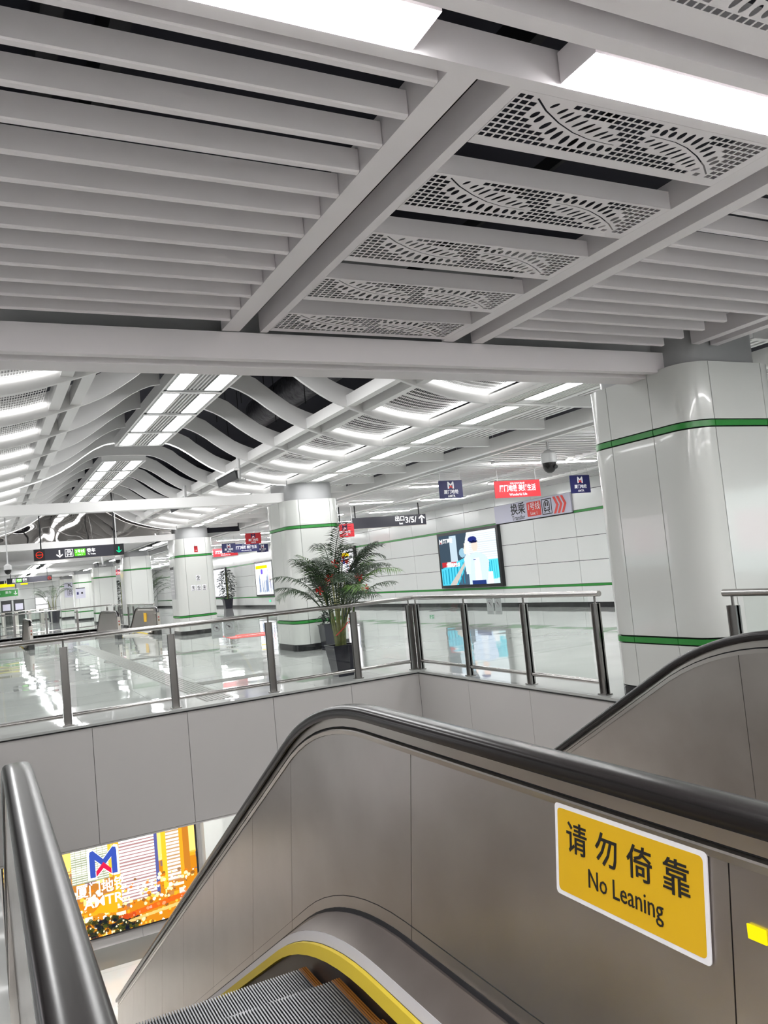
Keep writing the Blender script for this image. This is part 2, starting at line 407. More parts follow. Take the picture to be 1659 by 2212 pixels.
# ---------------- lower level
lf = struct(empty('floor_lower', (0, 0, -5.15)), 'pale polished floor of the platform level')
for i in range(8):
    for j in range(14): bx('tile', M['floor'], lf, -3.5 + i * 1.2, -3.5 + i * 1.2 + 1.197, .3 + j * 1.2, .3 + j * 1.2 + 1.197, -.1, 0)
lw = struct(empty('wall_lower', (0, 17, -5.15)), 'white wall of the platform level behind the night city screen')
for k in range(9): bx('panel', M['fascia'], lw, -3.5 + 1.2 * k + .003, -2.3 + 1.2 * k - .003, 0, .1, 0, .26); bx('panel', M['fascia'], lw, -3.5 + 1.2 * k + .003, -2.3 + 1.2 * k - .003, 0, .1, .266, 3.7)
bx('pilaster', M['enamel'], lw, 3.76, 4.15, -.35, 0, 0, 3.7)
bx('pilaster', M['enamel'], lw, 4.15, 6.2, -.2, 0, 0, 3.7)
bx('dark_reflection', mat('dark_floor_reflection', rgb(112, 112, 108), .2), lf, -3.5, 6, 16.05, 17.0, .0, .004)  # grey strip stands in for the dark reflection in the polished floor
lc = struct(bx('ceiling_lower', M['ceil'], None, -3.5, 7.0, VY1 + .25, 17.1, -1.47, -1.3), 'white ceiling over the platform level')
for k, (xa, ya) in enumerate([(-1.5, 12.2), (1.0, 12.2), (3.5, 12.2), (-1.5, 15.2), (1.0, 15.2), (3.5, 15.2)]):
    o = empty('tube_light', (xa, ya, -1.47)); tag(o, 'linear lamp in the platform level ceiling beyond the fascia', 'ceiling lamp', 'lamps of the platform level')
    bx('housing', M['ceil'], o, -.02, 1.62, -.14, .14, -.03, 0); bx('diffuser', M['low'], o, 0, 1.6, -.12, .12, -.045, -.028)

# ---------------- columns
CW, CD, CR = 1.25, 1.47, 0.27
CX0, CY0 = 5.85, 5.15
def col_outline():
    pts = []    # (x, y, s) start at back of left face, towards the camera, along front, back again
    def arc(cx, cy, a0, a1, n=8): return [(cx + CR * math.cos(math.radians(a0 + (a1 - a0) * i / n)), cy + CR * math.sin(math.radians(a0 + (a1 - a0) * i / n))) for i in range(n + 1)]
    P = {}
    P['front_left'] = [(0, .5)] + arc(CR, CR, 180, 270)
    P['front'] = [(CR, 0), (CW - CR, 0)]
    P['front_right'] = arc(CW - CR, CR, 270, 360) + [(CW, .5)]
    P['right'] = [(CW, .5), (CW, CD - .4)]
    P['back_right'] = [(CW, CD - .4)] + arc(CW - CR, CD - CR, 0, 90)
    P['back'] = [(CW - CR, CD), (CR, CD)]
    P['back_left'] = arc(CR, CD - CR, 90, 180) + [(0, CD - .4)]
    P['left'] = [(0, CD - .4), (0, .5)]
    return P
OUT = col_outline()
def strip_mesh(path, z0, z1, m, t=.03, inset=0.0, gap=.0042, bev=True):
    # thick panel following a path; offset inwards by normal
    n = len(path); pts = [Vector(p) for p in path]
    L = [0]
    for i in range(1, n): L.append(L[-1] + (pts[i] - pts[i - 1]).length)
    d0 = (pts[1] - pts[0]).normalized(); d1 = (pts[-1] - pts[-2]).normalized()
    pts[0] = pts[0] + d0 * gap; pts[-1] = pts[-1] - d1 * gap
    nr = []
    for i in range(n):
        d = (pts[min(i + 1, n - 1)] - pts[max(i - 1, 0)]).normalized(); nr.append(Vector((-d.y, d.x)))   # inwards for counter-clockwise
    rings = []
    for i in range(n):
        a = pts[i] + nr[i] * inset; b = a + nr[i] * t
        rings.append([(a.x, a.y, z0 + gap), (a.x, a.y, z1 - gap), (b.x, b.y, z1 - gap), (b.x, b.y, z0 + gap)])
    return MB().loft(rings).mesh('panel', m, True)
CM = {}
for k, p in OUT.items():
    CM[k] = [strip_mesh(p, .13, .565, M['enamel']), strip_mesh(p, .64, 2.56, M['enamel']), strip_mesh(p, 2.63, 3.18, M['enamel'])]
    CM[k + 'g'] = [strip_mesh(p, .57, .632, M['green'], .03, -.004), strip_mesh(p, 2.565, 2.627, M['green'], .03, -.004)]
def outline_ring(inset):
    r = []
    for k in ('front_left', 'front', 'front_right', 'right', 'back_right', 'back', 'back_left'):
        for (x, y) in OUT[k]:
            cx, cy = CW / 2, CD / 2; sx, sy = (CW - 2 * inset) / CW, (CD - 2 * inset) / CD
            pt = (cx + (x - cx) * sx, cy + (y - cy) * sy)
            if not r or (Vector(r[-1]) - Vector(pt)).length > 1e-4: r.append(pt)
    return r
core_me = MB().loft([[(x, y, z) for x, y in outline_ring(.035)] for z in (0.01, 3.17)]).mesh('core', M['joint'])
base_me = MB().loft([[(x, y, z) for x, y in outline_ring(.0)] for z in (0.0, .125)]).mesh('base', M['black'], True)
neck_me = MB().loft([[(x, y, z) for x, y in outline_ring(.09)] for z in (3.165, 3.62)]).mesh('neck', M['neck'], True)
col_lab = ['white enamel column beside the near escalator, nearest and largest', 'white enamel column behind the tall palm with red bows',
           'white column with four pictogram notices above the middle of the railing', 'white column behind the far escalator newels',
           'white column just left of the far escalators', 'white column carrying a grey information poster', 'white column with a black arrow sign on it',
           'small white column farthest down the hall']
cols = []
for b in range(NB):
    o = empty('column', (CX0, CY0 + 10.8 * b, 0)); tag(o, col_lab[b], 'column'); cols.append(o)
    obj('core', core_me, o); obj('base', base_me, o); obj('neck', neck_me, o)
    for k in OUT:
        for me in CM[k]: obj('panel', me, o)
        for me in CM[k + 'g']: obj('green_band', me, o)

# =================================================================== CEILINGS
ORD = 'first second third fourth fifth sixth seventh eighth ninth tenth eleventh twelfth thirteenth fourteenth fifteenth sixteenth seventeenth eighteenth nineteenth'.split()
# ---- near flat ceiling
Z0 = 3.35
ce = struct(empty('ceiling', (0, 0, 0)), 'flat ceiling of white slats and beams over the escalator landing')
bx('soffit', M['void'], ce, XL, XW, -6, 6.0, 4.3, 4.4)
for x in (.35, .62): bx('soffit_beam', M['matte'], ce, x, x + .09, -3, 5.4, 3.95, 4.2)
def slat(x0, x1, y, z=Z0, h=.108, wd=.04, par=ce, m=None):
    c = .006
    return MB().prism([(0, h), (0, c), (c, 0), (wd - c, 0), (wd, c), (wd, h)], lambda u, v, t: (t, y + u, z + v), x0, x1).build('slat', m or M['ceil'], par)
for k in range(13): slat(-4.0, 1.642, 2.435 + .2345 * k)
for k in range(12): slat(-4.0, 1.642, 1.79 - .2345 * k)
for k in range(12): slat(3.885, 6.0 if k < 8 else 5.76, 2.72 + .2345 * k)
for k in range(10): slat(3.885, 6.0, 1.79 - .2345 * k)
for k in range(12): slat(7.25, 12, 2.72 + .2345 * k)
def beam_y(x0, x1, y0, y1, z0=Z0, z1=Z0 + .15, par=ce, name='beam'): return bx(name, M['ceil'], par, x0, x1, y0, y1, z0, z1)
for (a, b) in ((1.645, 1.775), (1.93, 1.985), (3.48, 3.59), (3.77, 3.88)):
    beam_y(a, b, 2.37, 5.5); beam_y(a, b, -3.5, 1.86)
for (a, b) in ((6.02, 6.12), (6.27, 6.37)):
    beam_y(a, b, 2.37, 5.22); beam_y(a, b, -3.5, 1.86)
bx('beam', M['ceil'], ce, -4, 12, 2.31, 2.37, Z0 - .002, Z0 + .15)
bx('beam', M['ceil'], ce, -4, 12, 2.0, 2.07, Z0 - .01, Z0 + .16)
bx('beam', M['ceil'], ce, -4, 12, 1.86, 1.93, Z0 + .02, Z0 + .16)
# near lamps between the two cross beams
lampx = [(-1.2, 'rectangular ceiling lamp at the top edge, left of the dark gap'), (2.13, 'rectangular ceiling lamp just above the leaf pattern grilles')]
for k, (x0, lb) in enumerate(lampx + [(5.46, None), (-4.53, None)]):
    if k > 1: lb = 'rectangular ceiling lamp of the same row, beyond the %s edge' % ('right' if k == 2 else 'left')
    o = empty('ceiling_lamp', (x0, 2.2, Z0)); tag(o, lb, 'ceiling lamp')
    L = 2.65 if x0 < 0 else 2.65
    bx('housing', M['ceil'], o, -.012, L + .012, -.1, .1, .004, .13); bx('diffuser', M['near'], o, 0, L, -.093, .093, -.004, .006)
for yy in (-.9, -3.2):
    for x0 in (-1.2, 2.13, 5.46):
        o = empty('ceiling_lamp', (x0, yy, Z0)); tag(o, 'rectangular ceiling lamp behind the viewer', 'ceiling lamp', 'ceiling lamps behind the viewer')
        bx('housing', M['ceil'], o, -.012, 2.66, -.1, .1, .004, .13); bx('diffuser', M['near'], o, 0, 2.65, -.093, .093, -.004, .006)

# leaf pattern grilles
def ellipse_pts(a, b, wd, n=14):
    a = Vector(a); b = Vector(b); c = (a + b) / 2; d = (b - a) / 2; L = d.length; d.normalize(); nn = Vector((-d.y, d.x))
    return [c + d * (L * math.cos(2 * PI * i / n)) + nn * (wd * math.sin(2 * PI * i / n)) for i in range(n)]
UP = [(0.127, 0.155, 0.142, 0.053), (0.166, 0.229, 0.181, 0.105), (0.189, 0.297, 0.21, 0.139), (0.218, 0.345, 0.239, 0.158), (0.251, 0.397, 0.277, 0.218), (0.283, 0.437, 0.311, 0.253), (0.313, 0.458, 0.342, 0.289), (0.351, 0.489, 0.377, 0.334), (0.379, 0.497, 0.405, 0.368), (0.415, 0.516, 0.437, 0.418)]
LO = [(0.103, 0.379, 0.111, 0.245), (0.13, 0.447, 0.135, 0.295), (0.165, 0.539, 0.177, 0.376), (0.199, 0.613, 0.211, 0.447), (0.234, 0.689, 0.241, 0.487), (0.277, 0.739, 0.275, 0.542), (0.313, 0.755, 0.312, 0.558), (0.351, 0.755, 0.347, 0.595), (0.387, 0.732, 0.381, 0.595), (0.425, 0.729, 0.413, 0.597), (0.455, 0.71, 0.447, 0.61)]
STEM = [(0.067, 0.047), (0.125, 0.211), (0.201, 0.368), (0.276, 0.484), (0.342, 0.542), (0.406, 0.558), (0.448, 0.56)]
GW, GD = 1.49, .385
def guv(u, v): return Vector((u * 1.5, v * .38))
holes = []; blk = []
def sym(p): return Vector((.485 * 1.5 * 2 - p.x, .41 * .38 * 2 - p.y))
for (a, b, c, d) in UP + LO:
    wd = .0115 if (a, b, c, d) in UP else .0155
    e = ellipse_pts(guv(a, b), guv(c, d), wd); holes.append(e); holes.append([sym(p) for p in e][::1])
st = []
for i in range(len(STEM) - 1):
    for k in range(4):
        t = k / 4; st.append(guv(*STEM[i]) * (1 - t) + guv(*STEM[i + 1]) * t)
st.append(guv(*STEM[-1]))
l, r_ = [], []
for i, p in enumerate(st):
    d = (st[min(i + 1, len(st) - 1)] - st[max(i - 1, 0)]).normalized(); nn = Vector((-d.y, d.x)); wd = .0045 - .002 * i / len(st)
    l.append(p + nn * wd); r_.append(p - nn * wd)
stemh = l + r_[::-1]; holes.append(stemh); holes.append([sym(p) for p in stemh])
cent = [p for h in holes for p in h]
ca = np.array([(p.x, p.y) for p in cent] + [tuple(p) for p in [guv((a + c) / 2, (b + d) / 2) for a, b, c, d in UP + LO]] + [tuple(sym(guv((a + c) / 2, (b + d) / 2))) for a, b, c, d in UP + LO])
nx_, ny_ = 35, 9
for i in range(nx_):
    for j in range(ny_):
        c = Vector((.018 + i * 1.405 / (nx_ - 1), .022 + j * .286 / (ny_ - 1)))
        if np.min(np.hypot(ca[:, 0] - c.x, ca[:, 1] - c.y)) < .0205: continue
        holes.append([c + Vector(s) for s in ((-.0165, -.0135), (.0165, -.0135), (.0165, .0135), (-.0165, .0135))])
cu = bpy.data.curves.new('plate', 'CURVE'); cu.dimensions = '2D'; cu.fill_mode = 'BOTH'; cu.extrude = .001
def spl(pts):
    s = cu.splines.new('POLY'); s.points.add(len(pts) - 1)
    for i, p in enumerate(pts): s.points[i].co = (p[0], p[1], 0, 1)
    s.use_cyclic_u = True
spl([(-.0, -.012), (GW, -.012), (GW, GD), (0, GD)])
for h in holes: spl(h)
co = bpy.data.objects.new('plate', cu); C.objects.link(co)
dg = bpy.context.evaluated_depsgraph_get(); dg.update()
plate = bpy.data.meshes.new_from_object(co.evaluated_get(dg)); plate.name = 'perforated_plate'; bpy.data.objects.remove(co)
plate.materials.clear(); plate.materials.append(M['ceil'])
gframe = MB().box(0, GW, -.012, .0, .002, .1).box(0, GW, GD - .012, GD, .002, .02).box(0, .012, 0, GD - .012, .002, .1).box(GW - .012, GW, 0, GD - .012, .002, .1).mesh('frame', M['ceil'])
glab = ['leaf pattern ceiling grille nearest, directly beside the bright lamp', 'second leaf pattern ceiling grille from the bright lamp', 'third leaf pattern ceiling grille from the bright lamp',
        'fourth leaf pattern ceiling grille from the bright lamp', 'fifth and farthest leaf pattern ceiling grille before the cross beam', 'leaf pattern ceiling grille at the top right corner, before the lamp']
for k, yy in enumerate([2.385 + .668 * i for i in range(5)] + [1.47]):
    o = empty('ceiling_grille', (1.987, yy, Z0)); tag(o, glab[k], 'ceiling grille', 'leaf pattern ceiling grilles')
    obj('perforated_plate', plate, o); obj('frame', gframe, o)
    if k == 5:
        o2 = empty('ceiling_grille', (1.987, .8, Z0)); tag(o2, 'leaf pattern ceiling grille just behind the viewer', 'ceiling grille'); obj('perforated_plate', plate, o2); obj('frame', gframe, o2)
bx('soffit_beam', M['matte'], ce, 2.4, 2.46, 2.4, 5.4, 3.9, 4.1); bx('soffit_beam', M['matte'], ce, 3.0, 3.03, 2.4, 5.4, 3.7, 3.78)

# ---- cross beams at every column line
for b in range(0, 7):
    y0 = 5.5 + 10.8 * b
    o = struct(empty('trim_beam', (0, y0, 0)), 'white cross beam box spanning the hall between columns')
    x0, x1 = (-5.5, 5.97)
    if b == 0:
        bx('box', M['ceil'], o, x0, 5.95, .0, .075, 3.15, 3.345); bx('box', M['ceil'], o, x0, 5.93, .165, .40, 3.135, 3.3); bx('recess', M['neck'], o, x0, 5.93, .075, .165, 3.19, 3.3)
        bx('upstand', M['neck'], o, x0, 5.95, .14, .3, 3.3, 4.3)
    else:
        bx('box', M['ceil_cool'], o, x0, 5.95, .0, .24, 3.175, 3.375)

# ---- nave ceiling, right half profile in u = |x - XC|
XC = 2.94
PU = [0, .3, .59, .89, 1.15, 1.51, 2.05, 2.56, 3.06, 3.8, 5.12]
PZ = [4.50, 4.50, 4.47, 4.33, 4.14, 3.915, 3.72, 3.585, 3.53, 3.51, 3.505]
def zb(u):
    u = abs(u); i = 0
    while i < len(PU) - 2 and u > PU[i + 1]: i += 1
    # smooth cubic (Catmull-Rom) between the measured points
    def g(k): k = abs(k) if k < 0 else min(k, len(PU) - 1); return PZ[k]
    t = (u - PU[i]) / (PU[i + 1] - PU[i]); h = PU[i + 1] - PU[i]
    m0 = (g(i + 1) - g(i - 1)) / (PU[i + 1] - (PU[i - 1] if i > 0 else -PU[1])) * h
    m1 = (g(i + 2) - g(i)) / ((PU[min(i + 2, len(PU) - 1)]) - PU[i]) * h
    return (2 * t ** 3 - 3 * t ** 2 + 1) * g(i) + (t ** 3 - 2 * t ** 2 + t) * m0 + (-2 * t ** 3 + 3 * t ** 2) * g(i + 1) + (t ** 3 - t ** 2) * m1
nv = struct(empty('ceiling', (0, 0, 0)), 'wave-shaped nave ceiling of curved white ribs')
bx('soffit', M['void'], nv, -4.5, 8.6, 6.0, 27.6, 5.7, 5.8)
bx('soffit', M['void'], nv, -9, -4.5, 6.0, 27.6, 4.2, 4.3); bx('soffit', M['void'], nv, 8.6, XW, 6.0, 27.6, 4.2, 4.3)
bx('soffit_wall', M['void'], nv, 8.6, 8.7, 6.0, 27.6, 4.2, 5.8); bx('soffit_wall', M['void'], nv, -4.5, -4.4, 6.0, 27.6, 4.2, 5.8)
bx('soffit_wall', M['void'], nv, -4.5, 8.6, 5.9, 6.0, 3.75, 5.8)
def rib_mesh(u0, u1, h=.27, th=.055, sgn=1, n=36, led=False):
    rings = []
    for i in range(n + 1):
        u = u0 + (u1 - u0) * i / n; z = zb(u); hh = h
        dz = (zb(u + .01) - zb(u - .01)) / .02 if u > .02 else 0
        hh = h * math.sqrt(1 + dz * dz)
        x = sgn * u
        rings.append([(x, 0, z), (x, th, z), (x, th, z + hh), (x, 0, z + hh)])
    return MB().loft(rings).mesh('rib', M['ceil_cool'], True)
RIBY = [16.17 + 1.543 * k for k in range(-7, 8)]
rm = {1: rib_mesh(.46, 5.12, sgn=1), -1: rib_mesh(.46, 5.12, sgn=-1)}
full = None
def led_mesh(u0, u1, n=40):
    rings = []
    for i in range(n + 1):
        x = u0 + (u1 - u0) * i / n; z = zb(x)
        rings.append([(x, .005, z - .004), (x, .05, z - .004), (x, .05, z - .012), (x, .005, z - .012)])
    return MB().loft(rings).mesh('led_strip', M['cove'])
fullrib = {}
def full_mesh(th=.055):
    rings = []
    for i in range(81):
        x = -5.12 + 10.24 * i / 80; z = zb(x); dz = (zb(x + .01) - zb(x - .01)) / .02; hh = .27 * math.sqrt(1 + dz * dz)
        rings.append([(x, 0, z), (x, th, z), (x, th, z + hh), (x, 0, z + hh)])
    return MB().loft(rings).mesh('rib', M['ceil_cool'], True)
fm = full_mesh(); lm = led_mesh(-5.1, 3.05)
for k, y in enumerate(RIBY):
    if k in (7, 8, 14):
        obj('rib', fm, nv, (XC, y, .0))
        if k in (7, 14): obj('led_strip', lm, nv, (XC, y, 0))
    else:
        for s in (1, -1): obj('rib', rm[s], nv, (XC, y, 0))
# bay fittings between ribs: two box beams, perforated panel, cove strip, slats, lamp, outer slats
def arc_panel(u0, u1, y0, y1, rise, sgn, holes=True):
    # perforated strip following the rib line; open holes between crossing bars
    b = MB(); nu, ny = 32, 12
    du = (u1 - u0) / nu; dy = (y1 - y0) / ny
    def P(u, y, o): return (sgn * u, y, zb(u) + rise + o)
    grid = {}
    rows = [y0 + dy * j for j in range(ny + 1)]
    t = .35
    # bars along u
    for j in range(ny + 1):
        ya = rows[j] - (dy * .16 if j not in (ny // 2,) else dy * .4); yb = rows[j] + (dy * .16 if j != ny // 2 else dy * .4)
        ya = max(ya, y0); yb = min(yb, y1)
        v = []
        for i in range(0, nu + 1, 4):
            u = u0 + du * i; v += [P(u, ya, 0), P(u, yb, 0)]
        n = len(v) // 2
        b.add(v, [(2 * i, 2 * i + 1, 2 * i + 3, 2 * i + 2) for i in range(n - 1)])
    for i in range(nu + 1):
        ua = u0 + du * i - du * .15; ub = ua + du * .3
        b.add([P(ua, y0, .0005), P(ub, y0, .0005), P(ub, y1, .0005), P(ua, y1, .0005)], [(0, 1, 2, 3)])
    return b
BAY = 1.543 - .055
perf = {}
for s in (1, -1):
    b = arc_panel(2.16, 3.02, 0.02, BAY - .02, .17, s); perf[s] = b.mesh('perforated_panel', M['ceil_cool'])
cove_m = {}
for s in (1, -1):
    rings = []
    for i in range(13):
        u = 2.12 + (3.02 - 2.12) * i / 12; z = zb(u) + .125
        rings.append([(s * u, BAY - .03, z), (s * u, BAY - .004, z), (s * u, BAY - .004, z + .03), (s * u, BAY - .03, z + .03)])
    cove_m[s] = MB().loft(rings).mesh('cove_strip', M['cove'])
# box beams between ribs
def boxy(u0, u1, z0, z1, s): return MB().box(s * u0, s * u1, 0, BAY, z0, z1)
bayset = {}
for s in (1, -1):
    zz = zb(1.8)
    L = []
    L.append(('box_beam', boxy(1.74, 1.86, zb(1.8) + .03, zb(1.8) + .19, s).mesh('box_beam', M['ceil_cool']), 'x'))
    L.append(('box_beam', boxy(1.98, 2.10, zb(2.0) + .03, zb(2.0) + .19, s).mesh('box_beam', M['ceil_cool']), 'x'))
    L.append(('box_beam', boxy(3.04, 3.16, 3.535, 3.64, s).mesh('box_beam', M['ceil_cool']), 'x'))
    L.append(('cove_strip', boxy(2.99, 3.03, 3.66, 3.69, s).mesh('cove_strip', M['cove']), 'x'))
    L.append(('cove_strip', cove_m[s], 'x')); L.append(('perforated_panel', perf[s], 'x'))
    for k in range(5): L.append(('slat', boxy(3.19 + .046 * k, 3.215 + .046 * k, 3.545, 3.6, s).mesh('slat', M['ceil_cool']), 'x'))
    for k in range(6): L.append(('slat', boxy(3.70 + .048 * k, 3.725 + .048 * k, 3.545, 3.6, s).mesh('slat', M['ceil_cool']), 'x'))
    L.append(('box_beam', boxy(3.99, 4.08, 3.535, 3.66, s).mesh('box_beam', M['ceil_cool']), 'x'))
    L.append(('backing', boxy(3.16, 3.99, 3.66, 3.68, s).mesh('backing', M['void']), 'x'))
    for k in range(8): L.append(('slat', boxy(4.14 + .118 * k, 4.20 + .118 * k, 3.64, 3.7, s).mesh('slat', M['ceil_cool']), 'x'))
    L.append(('rib_foot', boxy(4.09, 5.1, 3.5, 3.64, s).mesh('rib_foot', M['ceil_cool']), 'foot'))
    bayset[s] = L
foot = {s: MB().box(s * 4.14, s * 5.12, -.01, .06, 3.495, 3.78).mesh('rib_end', M['ceil_cool']) for s in (1, -1)}
ncol = 0
surr = {s: MB().box(s * 3.43, s * 3.67, 0, .14, 3.535, 3.6).box(s * 3.43, s * 3.67, 1.31, BAY, 3.535, 3.6).mesh('lamp_surround', M['ceil_cool']) for s in (1, -1)}
for k in range(len(RIBY) - 1):
    y0 = RIBY[k] + .055
    for s in (1, -1):
        for nm, me, kind in bayset[s]:
            if kind == 'foot': continue
            if nm == 'slat' and s == -1: continue
            obj(nm, me, nv, (XC, y0, 0))
        if k in (0, 7): continue
        o = empty('side_lamp', (XC, y0, 0)); LE = 1.05 if k in (6, 13) else 1.28
        tag(o, '%s flat lamp from the near cross beam, in the %s slat strip' % (ORD[k - 1 if k < 7 else k - 2], 'right' if s > 0 else 'left'), 'ceiling lamp', 'lamps along the slat strip over the %s columns' % ('right' if s > 0 else 'left'))
        MB().add([(s * 3.44, .17, 3.535), (s * 3.66, .17, 3.535), (s * 3.66, LE, 3.535), (s * 3.44, LE, 3.535)], [(0, 3, 2, 1)]).build('diffuser', M['side'], o); MB().box(s * 3.425, s * 3.675, .15, 1.30, 3.537, 3.6).build('housing', M['ceil_cool'], o); obj('lamp_surround', surr[s], nv, (XC, y0, 0))
for y in RIBY: obj('rib_end', foot[1], nv, (XC, y, 0))
for x in (3.9, 4.3, 5.0, 1.9, 1.4):
    for y in (9.3, 12.3, 13.8, 16.9): stuff(bx('hanger_rod', M['matte'], nv, x, x + .012, y, y + .012, 4.4, 5.7))
MB().tube([(5.3, 6.2, 4.95), (5.3, 15.5, 4.95)], .3, 20).build('duct', M['duct'], nv, True)
MB().tube([(.5, 6.2, 4.95), (.5, 15.5, 4.95)], .3, 20).build('duct', M['duct'], nv, True)
# pulley hanging in the roof void
pu = empty('roof_pulley', (4.02, 11.9, 5.0)); tag(pu, 'small yellow wheeled fitting hanging in the dark roof gap', 'pulley')
bx('bracket', M['camw'], pu, -.14, .14, -.1, .1, .2, .23); bx('hanger', M['matte'], pu, -.03, .03, -.03, .03, 0, .7)
MB().tube([(.02 + .1 * math.cos(a * PI / 8), 0, .02 + .1 * math.sin(a * PI / 8)) for a in range(17)], .014, 6).build('wheel', M['e_yellow'] if 0 else M['orange'], pu, True)

# ridge light strips
def ridge(y0, y1, label):
    o = empty('ridge_light', (XC, y0, 4.386)); tag(o, label, 'light box'); L = y1 - y0
    MB().box(-.46, -.43, 0, L, 0, .17).box(.43, .46, 0, L, 0, .17).box(-.43, .43, 0, .03, 0, .17).box(-.43, .43, L - .03, L, 0, .17).box(-.43, .43, .03, L - .03, .14, .17).build('housing', M['ceil_cool'], o)
    ys = [0] + [y for y in [RIBY[k] + .03 - y0 for k in range(len(RIBY))] if .3 < y < L - .3] + [L]
    for i in range(len(ys) - 1):
        a, b = ys[i] + .12, ys[i + 1] - .12
        if b - a < .5: continue
        for (xa, xb) in ((-.385, -.155), (.155, .385)): MB().add([(xa, a, .012), (xb, a, .012), (xb, b, .012), (xa, b, .012)], [(0, 3, 2, 1)]).build('diffuser', M['nave'], o)
        for k in range(5): bx('slat', M['ceil_cool'], o, -.13 + .056 * k, -.105 + .056 * k, a - .1, b + .1, .01, .05)
    for y in ys[1:-1]: bx('cross_bar', M['neck'], o, -.43, .43, y - .115, y + .115, .004, .05); bx('cross_rib', M['ceil_cool'], o, -.43, .43, y - .03, y + .03, -.012, .003)
    bx('backing', M['joint'], o, -.43, .43, .03, L - .03, .06, .07); MB().box(-.43, -.387, .03, L - .03, .004, .05).box(.387, .43, .03, L - .03, .004, .05).box(-.153, -.14, .03, L - .03, .004, .05).box(.14, .153, .03, L - .03, .004, .05).build('lamp_frame', M['neck'], o)
    return o
ridge(6.3, 15.98, 'near twin-lamp ridge light box along the top of the wave ceiling')
ridge(17.80, 26.7, 'farther twin-lamp ridge light box, beginning with a white end plate')

# mirror bulkhead closing the wave ceiling
mb = struct(empty('wall_bulkhead', (XC, 27.35, 0)), 'rippled mirror bulkhead closing the wave ceiling')
MM = mat('rippled_mirror', (.36, .345, .335), .03, 1.0, bump=((.8, .8, 1.0), .05, 1.2))
b = MB(); n = 40
for (a, c) in ((-3.3, -1.1), (-1.094, 1.1), (1.106, 3.3)):
    pts = [(a, 3.37)] + [(c, 3.37)] + [(c + (a - c) * i / 12, zb(c + (a - c) * i / 12) + .25) for i in range(13)]
    MB().prism(pts, lambda u, v, t: (u, t, v), 0, .03).build('mirror_panel', MM, mb)
bx('backing', M['void'], mb, -5.2, 5.3, .03, .1, 3.35, 5.8)

# ---- white lengthwise beam and right aisle ceiling
ai = struct(empty('ceiling', (0, 0, 0)), 'aisle ceiling of white slats right of the columns')
bx('beam', M['ceil_cool'], ai, 8.22, 8.36, 6.0, 76, 3.44, 3.66); bx('recess', M['joint'], ai, 8.36, 8.48, 6.0, 76, 3.5, 3.52)
bx('beam', M['ceil_cool'], ai, 8.48, 8.55, 6.0, 76, 3.42, 3.55)
bx('soffit', M['void'], ai, 7.2, XW, 27.6, 84, 4.0, 4.1)
for x in (10.9, 12.95): bx('beam', M['ceil_cool'], ai, x, x + .08, 6.0, 76, 3.41, 3.52); bx('beam', M['ceil_cool'], ai, x + .2, x + .26, 6.0, 76, 3.41, 3.52)
k = 0
for (xa, xb) in ((8.56, 10.9), (11.17, 12.95), (13.22, 14.6)):
    me = MB().prism([(0, .12), (0, 0), (.045, 0), (.045, .12)], lambda u, v, t: (t, u, 3.44 + v), xa, xb).mesh('slat', M['ceil_cool'])
    for i in range(93): obj('slat', me, ai, (0, 6.1 + .235 * i, 0))
    b = MB()
    for i in range(93, 290): b.box(xa, xb, 6.1 + .235 * i, 6.145 + .235 * i, 3.44, 3.56)
    stuff(b.build('slat', M['ceil_cool'], ai))
for i in range(18):
    for (xa, xb) in (((9.15, 11.75),) if i == 0 else ((9.15, 10.45), (11.4, 12.85))):
        o = empty('aisle_lamp', (xa, 13.0 + 3.45 * i, 3.395)); tag(o, 'slim linear aisle ceiling lamp, %s row from the near column, %s' % (ORD[i], 'on the column side' if xa < 10 else 'on the wall side'), 'ceiling lamp', 'linear lamps in the right aisle ceiling')
        bx('housing', M['ceil_cool'], o, 0, xb - xa, -.02, .12, .0, .042); bx('diffuser', M['aisle'], o, .01, xb - xa - .01, -.012, .112, -.014, -.0005)
for yy in (9.55, 6.3):
    o = empty('aisle_lamp', (9.15, yy, 3.395)); tag(o, 'slim linear lamp hidden behind the near column', 'ceiling lamp', 'linear lamps hidden behind the near column')
    bx('housing', M['ceil_cool'], o, 0, 2.6, -.02, .12, .0, .042); bx('diffuser', M['aisle'], o, .01, 2.59, -.012, .112, -.014, -.0005)

# ---- far flat ceiling beyond the bulkhead
fc = struct(empty('ceiling', (0, 0, 0)), 'flat slat ceiling of the farther half of the hall')
bx('soffit', M['void'], fc, XL, 7.2, 27.6, 84, 4.0, 4.1)
me = MB().prism([(0, .1), (0, 0), (.06, 0), (.06, .1)], lambda u, v, t: (t, u, 3.42 + v), -6, 2.4).mesh('slat', M['ceil_cool'])
me2 = MB().prism([(0, .1), (0, 0), (.06, 0), (.06, .1)], lambda u, v, t: (t, u, 3.42 + v), 3.5, 6.0).mesh('slat', M['ceil_cool'])
for i in range(120):
    obj('slat', me, fc, (0, 27.9 + .4 * i, 0)); obj('slat', me2, fc, (0, 27.9 + .4 * i, 0))
for (xa, xb) in ((2.4, 2.5), (3.38, 3.48), (6.05, 6.12), (6.95, 7.1)): bx('beam', M['ceil_cool'], fc, xa, xb, 27.6, 76, 3.4, 3.52)
